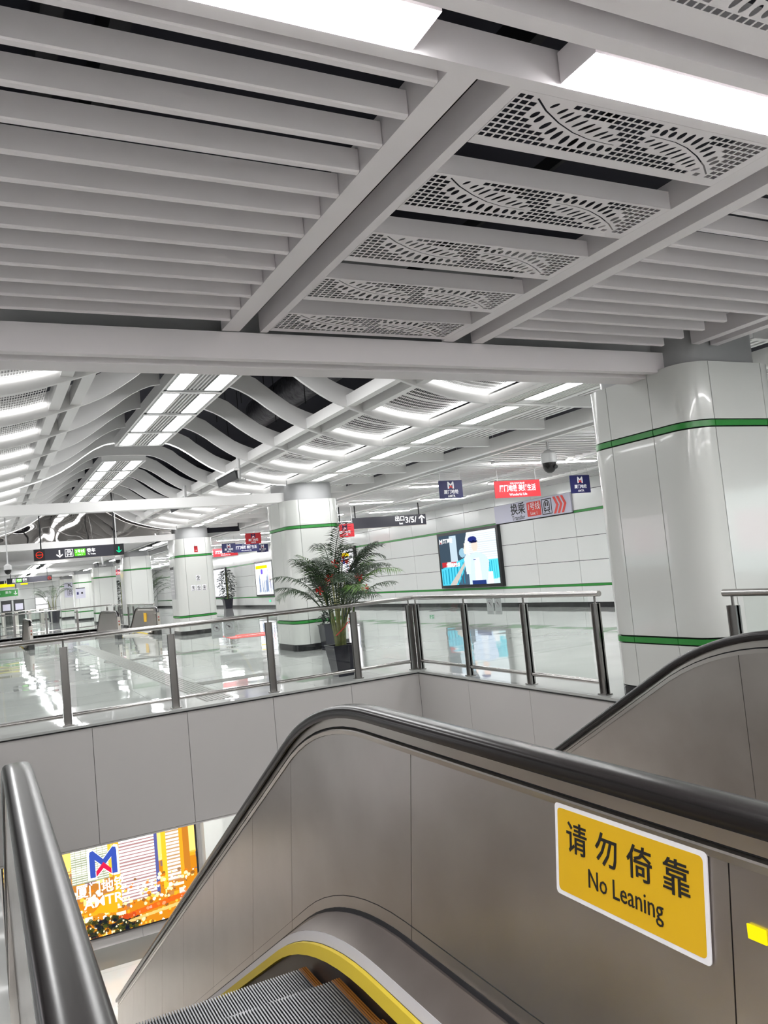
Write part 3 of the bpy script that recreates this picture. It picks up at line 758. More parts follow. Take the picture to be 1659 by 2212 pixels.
for i in range(15):
    for (xa, xb, nm) in ((2.56, 2.8, 'centre'), (3.1, 3.33, 'centre'), (6.38, 6.6, 'column')):
        yl = 28.4 + 3.1 * i
        if nm == 'column' and any(yl < CY0 + 10.8 * b + 1.6 and yl + 1.9 > CY0 + 10.8 * b - .1 for b in range(NB)): continue
        o = empty('far_lamp', (xa, yl, 3.385)); tag(o, 'flat far ceiling lamp beyond the mirror, %s in the %s row' % (ORD[i], {2.56: 'left centre', 3.1: 'right centre', 6.38: 'column side'}[xa]), 'ceiling lamp', 'flat lamps in the far ceiling along the %s line' % nm)
        bx('housing', M['ceil_cool'], o, -.01, xb - xa + .01, -.01, 1.9, .0, .034); MB().box(.02, .035, .2, .215, .034, .615).box(.02, .035, 1.6, 1.615, .034, .615).build('hanger', M['camw'], o); bx('diffuser', M['far'], o, 0, xb - xa, 0, 1.89, -.01, -.0005)
# =================================================================== ESCALATORS
SL = math.tan(math.radians(30))
def prof(zf, yi, Rr):
    t = Rr * math.tan(math.radians(15)); ya = yi - t; yb = yi + t * math.cos(math.radians(30))
    def f(y):
        if y <= ya: return zf
        if y >= yb: return zf - (y - yi) * SL
        return zf - Rr + math.sqrt(max(Rr * Rr - (y - ya) ** 2, 0))
    return f
zRail = prof(.98, 3.675, 2.1); zRailB = prof(.935, 3.66, 2.05)
zG1 = prof(.880, 3.70, 2.0); zT0 = prof(.871, 3.705, 2.0); zT1 = prof(.845, 3.70, 1.95)
zD1 = prof(.180, 3.38, 2.2); zD2 = prof(.165, 3.37, 2.2)
zY0 = prof(.085, 3.46, 2.3); zY1 = prof(.045, 3.45, 2.3); zY2 = prof(-.0, 3.44, 2.3); zS = prof(-.36, 3.3, 2.0)
zSt = prof(-.05, 3.36, 1.6)
def ysamp(y0, y1, d=.12):
    n = max(1, int(round((y1 - y0) / d))); return [y0 + (y1 - y0) * i / n for i in range(n + 1)]
def band(y0, y1, X0, f0, X1, f1, t=.012, sgn=1, tdir=None):
    # sheet between (X0,f0(y)) and (X1,f1(y)), thickness t along +x*sgn (away from the steps)
    rings = []
    for y in ysamp(y0, y1):
        a, b = f0(y), f1(y)
        rings.append([(X0, y, a), (X1, y, b), (X1 + sgn * t, y, b), (X0 + sgn * t, y, a)])
    return MB().loft(rings)
def escalator(xc, dy, label, seams, ylast=12.4, steps=True, cat='escalator', group=None, yend=-.35):
    e = empty('escalator', (xc, dy, 0)); tag(e, label, cat, group)
    YE = yend
    for s in (-1, 1):
        P = lambda x: s * x
        rail = empty_part('balustrade', e)
        # handrail belt: half round newel, flat, arc, slope
        path = []
        r = .40
        for i in range(13):
            a = -PI / 2 - PI * i / 12 * .98
            path.append((YE - 0 + r * math.cos(a) * 1.0, .98 - r + r * math.sin(a)))
        path = [(YE + r * math.cos(PI * (1.5 - i / 12)), (.96 - r) + r * math.sin(PI * (1.5 - i / 12))) for i in range(13)]
        path = [(YE + .35, .96 - 2 * r)] + path
        for y in ysamp(YE + .15, ylast, .1): path.append((y, zRail(y) - .02))
        rings = []
        sec = [(-.046, -.034), (-.050, -.022), (-.050, -.004), (-.046, .009), (-.037, .0165), (-.012, .0195), (.012, .0195), (.037, .0165), (.046, .009), (.050, -.004), (.050, -.022), (.046, -.034), (.03, -.03), (.03, -.012), (-.03, -.012), (-.03, -.03)]
        for i, (y, z) in enumerate(path):
            a = path[max(i - 1, 0)]; b = path[min(i + 1, len(path) - 1)]
            ty, tz = b[0] - a[0], b[1] - a[1]; L = math.hypot(ty, tz); ty /= L; tz /= L
            ny_, nz_ = -tz, ty
            rings.append([(s * .675 + u, y + ny_ * v, z + nz_ * v) for u, v in sec])
        MB().loft(rings).build('handrail', M['rubber'], rail, True)
        # steel guide, groove, trim
        band(YE - .1, ylast, P(.652), zRailB, P(.654), zG1, .02, s).build('handrail_guide', M['steel_trim'], rail)
        band(YE - .1, ylast, P(.664), zG1, P(.664), zT0, .02, s).build('groove', M['matte'], rail)
        MB().loft([[(P(.668), y, zT0(y)), (P(.650), y, zT0(y) - .003), (P(.647), y, zT0(y) - .008), (P(.650), y, zT1(y)), (P(.668), y, zT1(y))] for y in ysamp(YE - .2, ylast)]).build('top_trim', M['steel_trim'], rail)
        band(YE - .1, ylast, P(.695), zRailB, P(.698), zG1, .008, s).build('outer_guide', M['steel_trim'], rail); band(YE - .1, ylast, P(.692), zG1, P(.692), zT0, .008, s).build('outer_groove', M['matte'], rail)
        band(YE - .1, ylast, P(.702), zT0, P(.704), zT1, .010, s).build('outer_trim', M['steel_trim'], rail)
        # inner panels, each between two seams, and thin dark seams between
        ss = [YE - .1] + seams + [ylast]
        for i in range(len(ss) - 1):
            band(ss[i] + .002, ss[i + 1] - .002, P(.655), lambda y: zT1(y) - .001, P(.585), zD1, .012, s).build('inner_panel', M['steel_panel'], rail, True)
        MB().loft([[(P(.5889), y, zD1(y) + .048), (P(.5893), y, zD1(y) + .0515), (P(.592), y, zD1(y) + .0515), (P(.592), y, zD1(y) + .048)] for y in ysamp(YE + .4, ylast)]).build('panel_joint', M['joint'], rail)
        band(YE - .1, ylast, P(.67), zT1, P(.60), zD1, .004, s).build('seam_backing', M['joint'], rail)
        band(YE - .1, ylast, P(.582), zD1, P(.575), lambda y: zD2(y), .03, s).build('deck_groove', M['matte'], rail)
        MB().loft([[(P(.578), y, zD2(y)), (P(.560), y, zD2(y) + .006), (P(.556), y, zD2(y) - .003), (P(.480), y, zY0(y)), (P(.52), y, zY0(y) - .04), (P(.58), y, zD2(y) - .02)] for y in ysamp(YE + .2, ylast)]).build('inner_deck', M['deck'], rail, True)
        MB().loft([[(P(.49), y, zY0(y)), (P(.478), y, zY0(y) - .001), (P(.463), y, zY1(y) + .002), (P(.50), y, zY1(y) - .004)] for y in ysamp(YE + .5, ylast)]).build('skirt_holder', M['alu'], rail)
        MB().loft([[(P(.462), y, zY1(y)), (P(.446), y, zY1(y) - .002), (P(.430), y, zY2(y)), (P(.462), y, zY2(y) - .004)] for y in ysamp(YE + .6, ylast)]).build('skirt_brush', M['yellow'], rail)
        band(YE + .5, ylast, P(.452), zY2, P(.452), zS, .01, s).build('skirt', M['skirt'], rail)
        # outer cladding
        zo = lambda y: zS(y) - .45
        for (a, b) in ((YE - .1, 3.52), (3.524, 5.6), (5.604, 8.2), (8.204, ylast)):
            band(a, b, P(.705), zT1, P(.715), zo, .004, s).build('outer_panel', M['steel_panel'], rail, True)
        # newel end plate and base
        n = 16
        pts = [(YE, .935)] + [(YE + .36 * math.cos(PI * (.5 + i / n)), .575 + .36 * math.sin(PI * (.5 + i / n))) for i in range(n + 1)] + [(YE + .3, .215), (YE + .3, .935)]
        MB().prism(pts, lambda u, v, t: (t, u, v), P(.64), P(.71)).build('newel_plate', M['steel_panel'], rail)
        MB().box(P(.60), P(.75), YE - .42, YE + .3, 0.0, .2).build('newel_base', M['matte'], rail)
        MB().box(P(.60), P(.64), YE - .3, YE + .2, .2, .75).build('newel_cover', M['steel_trim'], rail)
    # truss underside
    MB().loft([[(-.70, y, zS(y) - .46), (.70, y, zS(y) - .46), (.70, y, zS(y) - .40), (-.70, y, zS(y) - .40)] for y in ysamp(2.0, ylast, .4)]).build('truss_cover', M['fascia'], e)
    MB().box(-.46, .46, -.8, 1.75, -.03, .004).build('landing_plate', M['steel_panel'], e)
    cb = MB().box(-.45, .45, 1.75, 1.9, -.045, .0)
    for k in range(60): cb.box(-.44 + k * .0147, -.434 + k * .0147, 1.9, 2.03, -.048, -.02)
    cb.build('comb_plate', M['alu'], e)
    if steps:
        b = MB().box(-.44, .44, -.395, 0, -.03, -.012)
        rb = MB()
        nr = 74
        for k in range(nr):
            x = -.437 + .874 * k / nr; rb.box(x, x + .0055, -.398, 0.003, -.012, 0)
            rb.box(x, x + .0055, -.003, .004, -.19, -.001)
        tread = rb.mesh('tread_ribs', M['step']); plate_ = b.box(-.44, .44, -.012, -.004, -.22, -.012).mesh('tread', M['groove'])
        eb = MB()
        for s in (-1, 1):
            for k in range(4): eb.box(s * (.405 + .0095 * k), s * (.411 + .0095 * k), -.398, .004, -.010, .002)
        edge = eb.mesh('edge_strip', M['orange'])
        k = 0
        y = 2.35
        while y < ylast - .2:
            so = empty_part('step', e); so.location = (0, y, zSt(y))
            obj('tread', plate_, so); obj('tread_ribs', tread, so); obj('edge_strip', edge, so); y += .4
    return e
def empty_part(name, parent):
    o = bpy.data.objects.new(name, None); o.empty_display_size = .05; C.objects.link(o); o.parent = parent; return o
SEAMS = [1.305, 2.76, 4.15, 4.95, 6.08, 7.3, 8.44, 9.66, 10.7]
esc1 = escalator(.765, 0, 'steel-sided down escalator in the foreground with grooved steps and yellow skirt brush', SEAMS)
esc2 = escalator(4.84, 0, 'steel-sided escalator at the right, its black handrail curving in front of the big column', SEAMS)
FS = [1.0, 2.6, 4.2, 6, 8]
esc3 = escalator(.80, 29.4 + .75, 'distant escalator at the left with an upright steel newel and black base', FS, 9, False)
esc4 = escalator(4.95, 29.4 + .75, 'distant escalator by the white columns with a yellow notice on its side panel', FS, 9, False)
# black-and-steel newel fittings of the far escalators
for e, sx in ((esc3, .675), (esc4, -.675), (esc4, .675)):
    MB().box(sx - .05, sx + .05, -.80, -.76, .2, .78).build('newel_buttons', M['steel_trim'], e)
    MB().box(sx - .02, sx + .02, -.815, -.795, .48, .54).build('button', M['orange'], e)
    MB().box(sx - .02, sx + .02, -.815, -.795, .60, .64).build('button', M['red'], e)
o = MB().box(-.02, .0, -.0, .5, 0, .33).build('notice', M['sign_yellow']); o.location = (4.95 + .63, 31.4, .42); tag(o, 'small yellow notice on the side of the distant escalator', 'notice')

# NO LEANING sign on the foreground balustrade
def leaning_sign(origin, wdir, updir, label, flip=False):
    W, H = .535, .243
    o = empty('warning_sign'); tag(o, label, 'sign')
    wv = Vector(wdir).normalized(); uv = Vector(updir).normalized(); nv_ = wv.cross(uv)
    o.matrix_world = Matrix(((wv.x, uv.x, nv_.x, origin[0]), (wv.y, uv.y, nv_.y, origin[1]), (wv.z, uv.z, nv_.z, origin[2]), (0, 0, 0, 1)))
    MB().prism(rrect(-W / 2, W / 2, -H / 2, H / 2, .012), lambda u, v, t: (u, v, t), .0005, .003).build('border', M['white_p'], o)
    MB().prism(rrect(-W / 2 + .012, W / 2 - .012, -H / 2 + .012, H / 2 - .012, .012), lambda u, v, t: (u, v, t), .003, .0036).build('face', M['sign_yellow'], o)
    for i, ch in enumerate('请勿倚靠'): text(ch, .088, M['ink'], o, (-.176 + .117 * i, .035, .0042), (0, 0, 0), .0006)
    text('No Leaning', .068, M['ink'], o, (.0, -.049, .0042), (0, 0, 0), 0, width=.262)
    return o
# panel leans 5.2 degrees; sign sits on its surface
def on_panel(y, z, off=.004):
    t = (zT1(y) - z) / (zT1(y) - zD1(y)); return (.765 + .655 - .07 * t - off, y, z)
lean = Vector((.07, 0, .665)).normalized()
leaning_sign(on_panel(1.625, .731), (0, -1, 0), lean, 'yellow warning sign with four large characters and No Leaning, on the foreground balustrade')
leaning_sign((.765 - .705 - .008 - .004, .70, .731), (0, -1, 0), (0, 0, 1), 'yellow sticker just showing at the bottom left corner, on the left balustrade')
y_ = tag(MB().box(-.004, 0, 0, .045, 0, .03).build('yellow_tag', M['e_yellow']), 'small bright yellow tag at the right edge, on the foreground balustrade', 'tag'); y_.location = on_panel(1.215, .705, .0)

# =================================================================== GLASS RAILINGS
def railing(name_label, pts, post_at, group=None, zt=1.10, sticker=None):
    """pts: two end points; posts at distances post_at along"""
    a, b = Vector(pts[0]), Vector(pts[1]); d = (b - a); L = d.length; d.normalize()
    o = empty('glass_railing', (a.x, a.y, 0)); o.rotation_euler.z = math.atan2(d.y, d.x); tag(o, name_label, 'railing', group)
    MB().tube([(-.02, 0, zt - .03), (L + .02, 0, zt - .03)], .032, 14).build('handrail', M['steel_tube'], o, True)
    ps = post_at
    for p in ps:
        pb = empty_part('post', o); pb.location = (p, 0, 0)
        MB().box(-.045, .045, -.012, .012, 0.0, .965).box(-.045, -.035, -.03, .03, .0, .965).box(.035, .045, -.03, .03, .0, .965).build('post_plate', M['steel_dark'], pb)
        MB().tube([(0, 0, .96), (0, 0, zt - .05)], .012, 8).build('pin', M['steel_dark'], pb, True)
        MB().box(-.065, .065, -.045, .045, 0, .012).build('foot', M['steel_dark'], pb)
    for i in range(len(ps) - 1):
        x0, x1 = ps[i] + .055, ps[i + 1] - .055
        if x1 - x0 < .25: continue
        MB().box(x0 + .06, x1 - .06, -.006, .006, .16, 1.035).build('glass_pane', M['glass'], o)
        MB().tube([(x0, 0, .125), (x1, 0, .125)], .025, 12).build('bottom_rail', M['steel_tube'], o, True)
    return o
def prof_sticker(o, loc, rot):
    s = empty('glass_sticker'); 
    return s
r1 = railing('long glass and steel railing across the far edge of the opening', ((-1.7, 10.84), (5.86, 10.84)), [1.265 - 1.33, 1.265, 2.595, 3.915, 5.255, 6.55, 7.48])
r2 = railing('shorter glass railing returning toward the big column', ((5.86, 10.78), (5.86, 6.70)), [.02, 1.38, 2.74, 4.02])
r3 = railing('glass railing at the right edge in front of the big column', ((5.63, 4.85), (5.63, .0)), [.06, 1.4, 2.7, 4.0])
r4 = railing('distant glass railing at the far edge of the second opening', ((-1.5, 42.0), (5.8, 42.0)), [.1, 1.5, 2.9, 4.3, 5.7, 7.1])
r5 = railing('distant glass railing beside the second opening, in front of a palm', ((5.9, 41.9), (5.9, 31.5)), [.1, 1.5, 2.9, 4.3, 5.7, 7.1, 8.5, 10.2])
r6 = railing('farthest glass railing crossing the hall near the gates', ((-1.5, 58.0), (4.5, 58.0)), [.1, 1.5, 2.9, 4.3, 5.7])
# grey pictogram stickers on glass
def glass_sticker(loc, rot, label):
    o = empty('glass_sticker', loc); o.rotation_euler = rot; tag(o, label, 'sticker')
    MB().box(-.075, .075, -.11, .11, 0, .002).build('sheet', mat('frosted_sticker', rgb(188, 197, 194), .5) if 'fs' not in M else M['fs'], o)
    MB2 = MB()
    for p in ring(0, .03, .052, .009, 20): MB2.prism(p, lambda u, v, t: (u, v, t), .002, .0035)
    MB2.prism([(-.04, .05), (-.033, .062), (.04, .01), (.033, -.002)], lambda u, v, t: (u, v, t), .002, .0035)
    MB2.prism([(-.008, .0), (.008, .0), (.012, .05), (-.012, .05)], lambda u, v, t: (u, v, t), .002, .0035)
    MB2.box(-.05, .05, -.075, -.068, .002, .0035).box(-.04, .04, -.09, -.085, .002, .0035)
    MB2.build('pictogram', M['neck'], o)
M['fs'] = mat('frosted_sticker', rgb(188, 197, 194), .5)
glass_sticker((2.83, 10.831, .945), FACE_Y, 'grey prohibition sticker on the railing glass, left one of the pair')
glass_sticker((3.00, 10.831, .945), FACE_Y, 'grey prohibition sticker on the railing glass, right one of the pair')
glass_sticker((5.851, 8.74, .945), FACE_X, 'grey prohibition sticker under the wall screen, left one of the pair')
glass_sticker((5.851, 8.56, .945), FACE_X, 'grey prohibition sticker under the wall screen, right one of the pair')

# =================================================================== SCREENS AND SIGNS
# wall screen with a uniformed person
ws = empty('wall_screen', (XW - .03, 22.67, 1.62)); tag(ws, 'large lit advertising screen on the right wall showing a person in uniform raising a thumb', 'screen')
MB().box(-.09, .03, -1.86, 1.86, -.96, .96).build('frame', M['black'], ws)
cv = Canvas(150, 80, rgb(205, 232, 240))
rs = np.random.RandomState(3)
cv.rect(0, .52, .0, 1, rgb(70, 92, 112)); cv.rect(.48, 1, .45, 1, rgb(235, 245, 250))
cv.poly([(.0, .35), (.36, .28), (.52, 1), (0, 1)], rgb(62, 78, 92)); cv.rect(.2, .33, .35, .98, rgb(190, 210, 222)); cv.ell(.42, .62, .06, .09, rgb(150, 190, 210))
for i in range(12): cv.rect(.55, 1, .5 + i * .04, .515 + i * .04, rgb(190, 200, 205), .7)
cv.poly([(.0, .0), (.0, .33), (.45, .52), (.5, .45), (.3, .0)], rgb(80, 200, 225))
for i in range(8): cv.poly([(.02 + i * .055, .02), (.035 + i * .055, .02), (.035 + i * .055, .30 + i * .02), (.02 + i * .055, .29 + i * .02)], rgb(30, 140, 170))
cv.poly([(.5, .45), (1, .45), (1, .1), (.75, .05)], rgb(90, 215, 235)); cv.poly([(.14, 0), (.26, 0), (.5, .48), (.47, .48)], rgb(196, 190, 182))
for i in range(7): cv.poly([(.75 + i * .035, .1), (.76 + i * .035, .1), (.76 + i * .035, .42), (.75 + i * .035, .42)], rgb(40, 160, 190))
cv.rect(.80, .9, .0, .22, rgb(240, 245, 250))
cv.poly([(.50, .0), (.80, .0), (.86, .42), (.80, .55), (.66, .62), (.54, .56), (.50, .3)], rgb(206, 224, 250)); cv.poly([(.6, .0), (.72, .0), (.70, .5), (.62, .5)], rgb(232, 240, 255))
cv.poly([(.46, .2), (.53, .2), (.56, .5), (.50, .62), (.44, .5)], rgb(214, 228, 250)); cv.ell(.47, .66, .025, .07, rgb(250, 226, 214)); cv.rect(.462, .482, .68, .80, rgb(250, 226, 214))
cv.ell(.64, .73, .055, .11, rgb(246, 214, 200)); cv.ell(.61, .855, .075, .06, rgb(40, 50, 120)); cv.ell(.63, .81, .07, .022, rgb(24, 30, 70)); cv.rect(.55, .78, .0, .07, rgb(40, 60, 120))
cv.rect(.60, .64, .46, .475, rgb(60, 70, 140))
cv.rect(.03, .30, .36, .46, rgb(200, 44, 50), .85); cv.rect(.13, .2, .36, .46, rgb(240, 240, 240), .8)
cv.build('picture', screen_mat('wall_screen_picture', 1.15), ws, (-.095, 0, 0), FACE_X, 3.5, 1.72)
text('厦门地铁', .16, M['e_white'], ws, (-.105, 1.15, .66), FACE_X, .004)
text('厦门 美好生活', .14, M['e_white'], ws, (-.105, .92, -.18), FACE_X, .003)
logo(ws, (-.105, 1.6, .66), .17, M['e_white'], M['red'], FACE_X)
# two farther wall screens
def far_screen(y, w_, lab, seed, light=False):
    o = empty('wall_screen', (XW - .03, y, 1.65)); tag(o, lab, 'screen')
    MB().box(-.09, .03, -w_ / 2 - .12, w_ / 2 + .12, -1.0, 1.0).build('frame', M['black'], o)
    c = Canvas(50, 50, (.95, .97, 1)); r = np.random.RandomState(seed)
    if not light:
        for i in range(16):
            x = r.rand(); c.poly([(x, .05 + r.rand() * .1), (x + .08, .05), (x + .06, .35 + r.rand() * .5), (x + .01, .3 + r.rand() * .4)], [rgb(60, 90, 150), rgb(240, 245, 250), rgb(210, 90, 90), rgb(120, 140, 170), rgb(200, 215, 235)][r.randint(5)], .8)
        c.rect(.05, .75, .82, .93, rgb(250, 210, 20)); c.ell(.4, .72, .07, .08, rgb(110, 90, 210))
    c.build('picture', screen_mat('far_screen_picture', 1.3), o, (-.095, 0, 0), FACE_X, w_, 1.8)
far_screen(44.2, 3.0, 'lit poster screen on the wall between the second and third columns', 5)
far_screen(54.0, 3.4, 'blank white glowing wall screen behind the dark potted tree', 6, True)
far_screen(32.6, 1.7, 'pale lit wall screen partly behind the tall palm', 9)

# lit screens out of the picture that the near column mirrors
def side_screen(x, y, rot, lab, colr):
    o = empty('wall_screen', (x, y, 1.62)); o.rotation_euler.z = rot; tag(o, lab, 'screen')
    MB().box(-.09, .0, -1.86, 1.86, -.96, .96).build('frame', M['black'], o)
    c = Canvas(12, 8, colr); c.rect(0, 1, .0, .3, (.5, .7, .7)); c.rect(.3, .6, .2, .8, (.9, .6, .7)); c.build('picture', screen_mat('side_screen_picture', 3.0), o, (-.095, 0, 0), FACE_X, 3.5, 1.72)
side_screen(XW - .03, -1.4, 0, 'lit wall screen behind the viewer, mirrored in the near column', (.85, 1, .98))
side_screen(XL + .03, 21.0, PI, 'lit wall screen on the far left wall, mirrored in the near column', (1, .9, .95))
# transfer sign on the wall
tr = empty('transfer_sign', (XW - .035, 19.12, 2.87)); tag(tr, 'pale lilac wall sign reading Transfer Line 1 with red chevrons', 'sign')
MB().box(-.02, .02, -1.83, 1.83, -.275, .275).build('board', M['lilac'], tr)
text('换乘', .37, M['ink'], tr, (-.024, .60, .055), FACE_X, .003); text('Transfer', .19, M['ink'], tr, (-.024, .60, -.19), FACE_X)
MB().prism(rrect(-.33, .33, -.21, .21, .03), lambda u, v, t: (t, -u, v), -.023, -.02).build('line_box', M['redp'], tr, loc=(0, -.18, 0))
text('1号线', .24, M['white_p'], tr, (-.027, -.18, .06), FACE_X); text('Line 1', .14, M['white_p'], tr, (-.027, -.18, -.13), FACE_X)
polys('train_symbol', TRAIN, M['ink'], tr, (-.024, -.78, 0), FACE_X, .003, .40)
for k in range(3): polys('chevron', [[(-.10, .24), (.0, .24), (.14, 0), (.04, 0)], [(.04, 0), (.14, 0), (.0, -.24), (-.10, -.24)]], M['redp'], tr, (-.024, -1.17 - .17 * k, 0), FACE_X)

# hanging banners
def banner(x, y, z, W, H, kind, colour, label, zc=4.2):
    o = empty('hanging_banner', (x, y, z)); tag(o, label, 'banner')
    MB().box(-W / 2, W / 2, -.006, .006, -H / 2, H / 2).build('sheet', M[colour], o)
    for s in (-1, 1): MB().box(s * W * .42 - .004, s * W * .42 + .004, -.004, .004, H / 2, zc - z).build('cord', M['camw'], o)
    if kind == 'logo':
        logo(o, (0, -.008, H * .24), .145 * W / .55, M['white_p'] if colour != 'red' else M['navy'], M['redp'] if colour != 'red' else M['white_p'])
        text('厦门地铁', .086 * W / .55, M['white_p'], o, (0, -.009, -.052 * H / .36), FACE_Y, .0015); text('AMTR', .064 * W / .55, M['white_p'], o, (0, -.009, -.375 * H), FACE_Y, .001)
    else:
        text('厦门地铁 美好生活', .15 * W / 1.18, M['white_p'], o, (0, -.009, .01), FACE_Y, .003, width=.80 * W)
        text('地铁2号线开通运营', .045 * W / 1.18, M['white_p'], o, (0, -.009, H * .33), FACE_Y)
        text('Wonderful Life', .075 * W / 1.18, M['white_p'], o, (0, -.009, -H * .33), FACE_Y, .0008)
banner(8.71, 14, 3.03, .56, .37, 'logo', 'navy', 'navy banner with white emblem hanging left of the big red banner')
banner(10.38, 14, 2.975, 1.19, .36, 'long', 'red', 'long red banner hanging above the Transfer wall sign')
banner(12.10, 14, 3.01, .56, .40, 'logo', 'navy', 'navy emblem banner half hidden by the nearest column')
def pj_inv(px, py, Y):
    d = [R[0][i] * (px - 829.5) + R[1][i] * (py - 1106) + R[2][i] * 1740.83 for i in range(3)]
    return d[0] * Y / d[1], 1.55 + d[2] * Y / d[1]
def far_banner(px, py, Y, kind, colour, label):
    x, z = pj_inv(px, py, Y); banner(x, Y, z, .56 if kind == 'logo' else 1.19, .37, kind, colour, label, 4.2 if Y < 27.6 else 4.0)
far_banner(547, 1163, 26.6, 'logo', 'red', 'small red emblem banner seen just left of the palm column')
far_banner(494, 1184, 31.5, 'logo', 'navy', 'navy emblem banner hanging beside the column with notices')
far_banner(532, 1183, 34.5, 'long', 'navy', 'long navy banner with white slogan in the distant aisle')
far_banner(487, 1193, 37.5, 'long', 'red', 'long red banner partly behind the navy banners')
far_banner(567, 1184, 36.5, 'logo', 'navy', 'navy emblem banner at the edge of the palm column')
far_banner(745, 1146, 20.6, 'logo', 'red', 'red emblem banner just right of the palm column')
far_banner(255, 1236, 62, 'logo', 'red', 'tiny red banner between the distant columns')

# hanging sign boxes
def hanging_sign(x, y, z, W, H, rods, top, label):
    o = empty('hanging_sign', (x, y, z)); tag(o, label, 'sign')
    MB().box(-W / 2, W / 2, -.06, .06, -H / 2, H / 2).build('sign_box', M['signbox'], o)
    MB().box(-W / 2, W / 2, -.062, .062, -H / 2 - .012, -H / 2).build('bottom_trim', M['steel_trim'], o)
    for rx in rods: MB().tube([(rx, 0, H / 2), (rx, 0, top - z)], .018, 8).build('rod', M['matte'], o, True)
    return o
# exit sign in the right aisle
x0, z0 = pj_inv(760, 1130.5, 21.3); x1, z1 = pj_inv(918, 1122.5, 21.3)
ex = hanging_sign((x0 + x1) / 2, 21.3, (z0 + z1) / 2, x1 - x0, .32, (-(x1 - x0) * .45, (x1 - x0) * .42), 4.2, 'black hanging exit sign with white arrow pointing up')
text('出口', .17, M['e_white'], ex, (.33, -.063, .05), FACE_Y, .003); text('Exit', .08, M['e_white'], ex, (.36, -.063, -.09), FACE_Y, .001)
text('3/5/', .25, M['e_white'], ex, (.70, -.063, 0), FACE_Y, .003)
polys('arrow', [[(u, -v) for u, v in p] for p in ARROW], M['e_white'], ex, (1.08, -.063, 0), FACE_Y, .003, .24)
# sign partly behind the palm column
x0, z0 = pj_inv(735, 1140, 21.3)
e2 = hanging_sign(x0 - .9, 21.3, z0, 2.2, .32, (-.9, .9), 4.2, 'black hanging sign half hidden behind the palm column')
text('乘车', .20, M['e_white'], e2, (.86, -.063, .03), FACE_Y, .003); text('To Trains', .07, M['e_white'], e2, (.86, -.063, -.10), FACE_Y, .001)
# big nave sign
def train_sign(Y, pxa, pya, pxb, pyb, W, no_left, arrow_right, label, top):
    xa, za = pj_inv(pxa, pya, Y); xb, zb_ = pj_inv(pxb, pyb, Y); W = xb - xa; H = W * .135
    o = hanging_sign((xa + xb) / 2, Y, (za + zb_) / 2, W, H, (-W * .42, W * .40), top, label)
    k = W / 2.4
    for (sx, on) in ((-1, no_left), (1, True)):
        MB().box(sx * W / 2, sx * (W / 2 - .28 * k), -.066, -.06, -H / 2, H / 2).build('end_panel', M['matte'], o)
    def noent(cx):
        b = MB()
        for p in ring(0, 0, .095 * k, .016 * k, 22): b.prism(p, lambda u, v, t: (u, t, v), -.002, .002)
        b.prism(q(-.075 * k, .075 * k, -.009 * k, .009 * k), lambda u, v, t: (u, t, v), -.002, .002)
        b.build('no_entry_symbol', M['e_red'], o, loc=(cx, -.069, 0))
    if no_left: noent(-W / 2 + .14 * k)
    if arrow_right: polys('green_arrow', ARROW, M['e_teal'], o, (W / 2 - .14 * k, -.069, 0), FACE_Y, .003, .17 * k)
    else: noent(W / 2 - .14 * k)
    ox = -.42 * k if no_left else -.98 * k
    polys('arrow', ARROW, M['e_white'], o, (ox - .12 * k, -.064, 0), FACE_Y, .003, .20 * k)
    polys('train_symbol', TRAIN, M['e_white'], o, (ox + .13 * k, -.064, 0), FACE_Y, .003, .19 * k)
    MB().prism(q(-.145 * k, .145 * k, -.1 * k, .1 * k), lambda u, v, t: (u, t, v), -.003, .0).build('line_box', M['e_green'], o, loc=(ox + .42 * k, -.0615, 0))
    text('2号线', .10 * k, M['e_white'], o, (ox + .42 * k, -.066, .025 * k), FACE_Y, .001); text('Line 2', .055 * k, M['e_white'], o, (ox + .42 * k, -.066, -.065 * k), FACE_Y)
    text('乘车', .12 * k, M['e_white'], o, (ox + .72 * k, -.064, .03 * k), FACE_Y, .002); text('To Trains', .055 * k, M['e_white'], o, (ox + .73 * k, -.064, -.07 * k), FACE_Y, .0008)
    return o
train_sign(24.0, 73, 1199.5, 267, 1187, 0, True, True, 'black hanging sign with red no-entry circle and green arrow, nearer one in the hall', 5.7)
train_sign(45.0, 15, 1256, 112, 1248, 0, False, False, 'smaller black hanging sign farther down the hall, above the palm', 4.0)

# pictogram notices on the third column
def notice(px, py, Y, W, H, label, col='white_p', pict=True, name='notice', txt=None):
    x, z = pj_inv(px, py, Y); o = empty(name, (x, Y, z)); tag(o, label, 'notice')
    MB().box(-W / 2, W / 2, -.006, 0, -H / 2, H / 2).build('plate', M[col], o)
    if pict:
        b = MB()
        for p in ring(0, H * .1, W * .33, W * .06, 16): b.prism(p, lambda u, v, t: (u, t, v), -.009, -.006)
        b.prism([(-W * .22, H * .28), (-W * .16, H * .32), (W * .22, -H * .1), (W * .16, -H * .14)], lambda u, v, t: (u, t, v), -.009, -.006)
        b.box(-W * .06, W * .06, -.009, -.006, -H * .1, H * .25); b.box(-W * .35, W * .35, -.009, -.006, -H * .38, -H * .3)
        b.build('pictogram', M['ink'], o)
    return o
YC3 = CY0 + 21.6 - .002
notice(428, 1248, YC3, .15, .19, 'round prohibition notice, upper single one on the third column')
notice(418, 1270, YC3, .145, .19, 'prohibition notice on the third column, left of the lower row')
notice(429.5, 1269.5, YC3, .145, .19, 'prohibition notice on the third column, middle of the lower row')
notice(441.5, 1268.5, YC3, .145, .19, 'prohibition notice on the third column, right of the lower row')
o = notice(423, 1186, YC3, .12, .2, 'small red box on the upper green band of the third column', 'red', False, 'alarm_box')
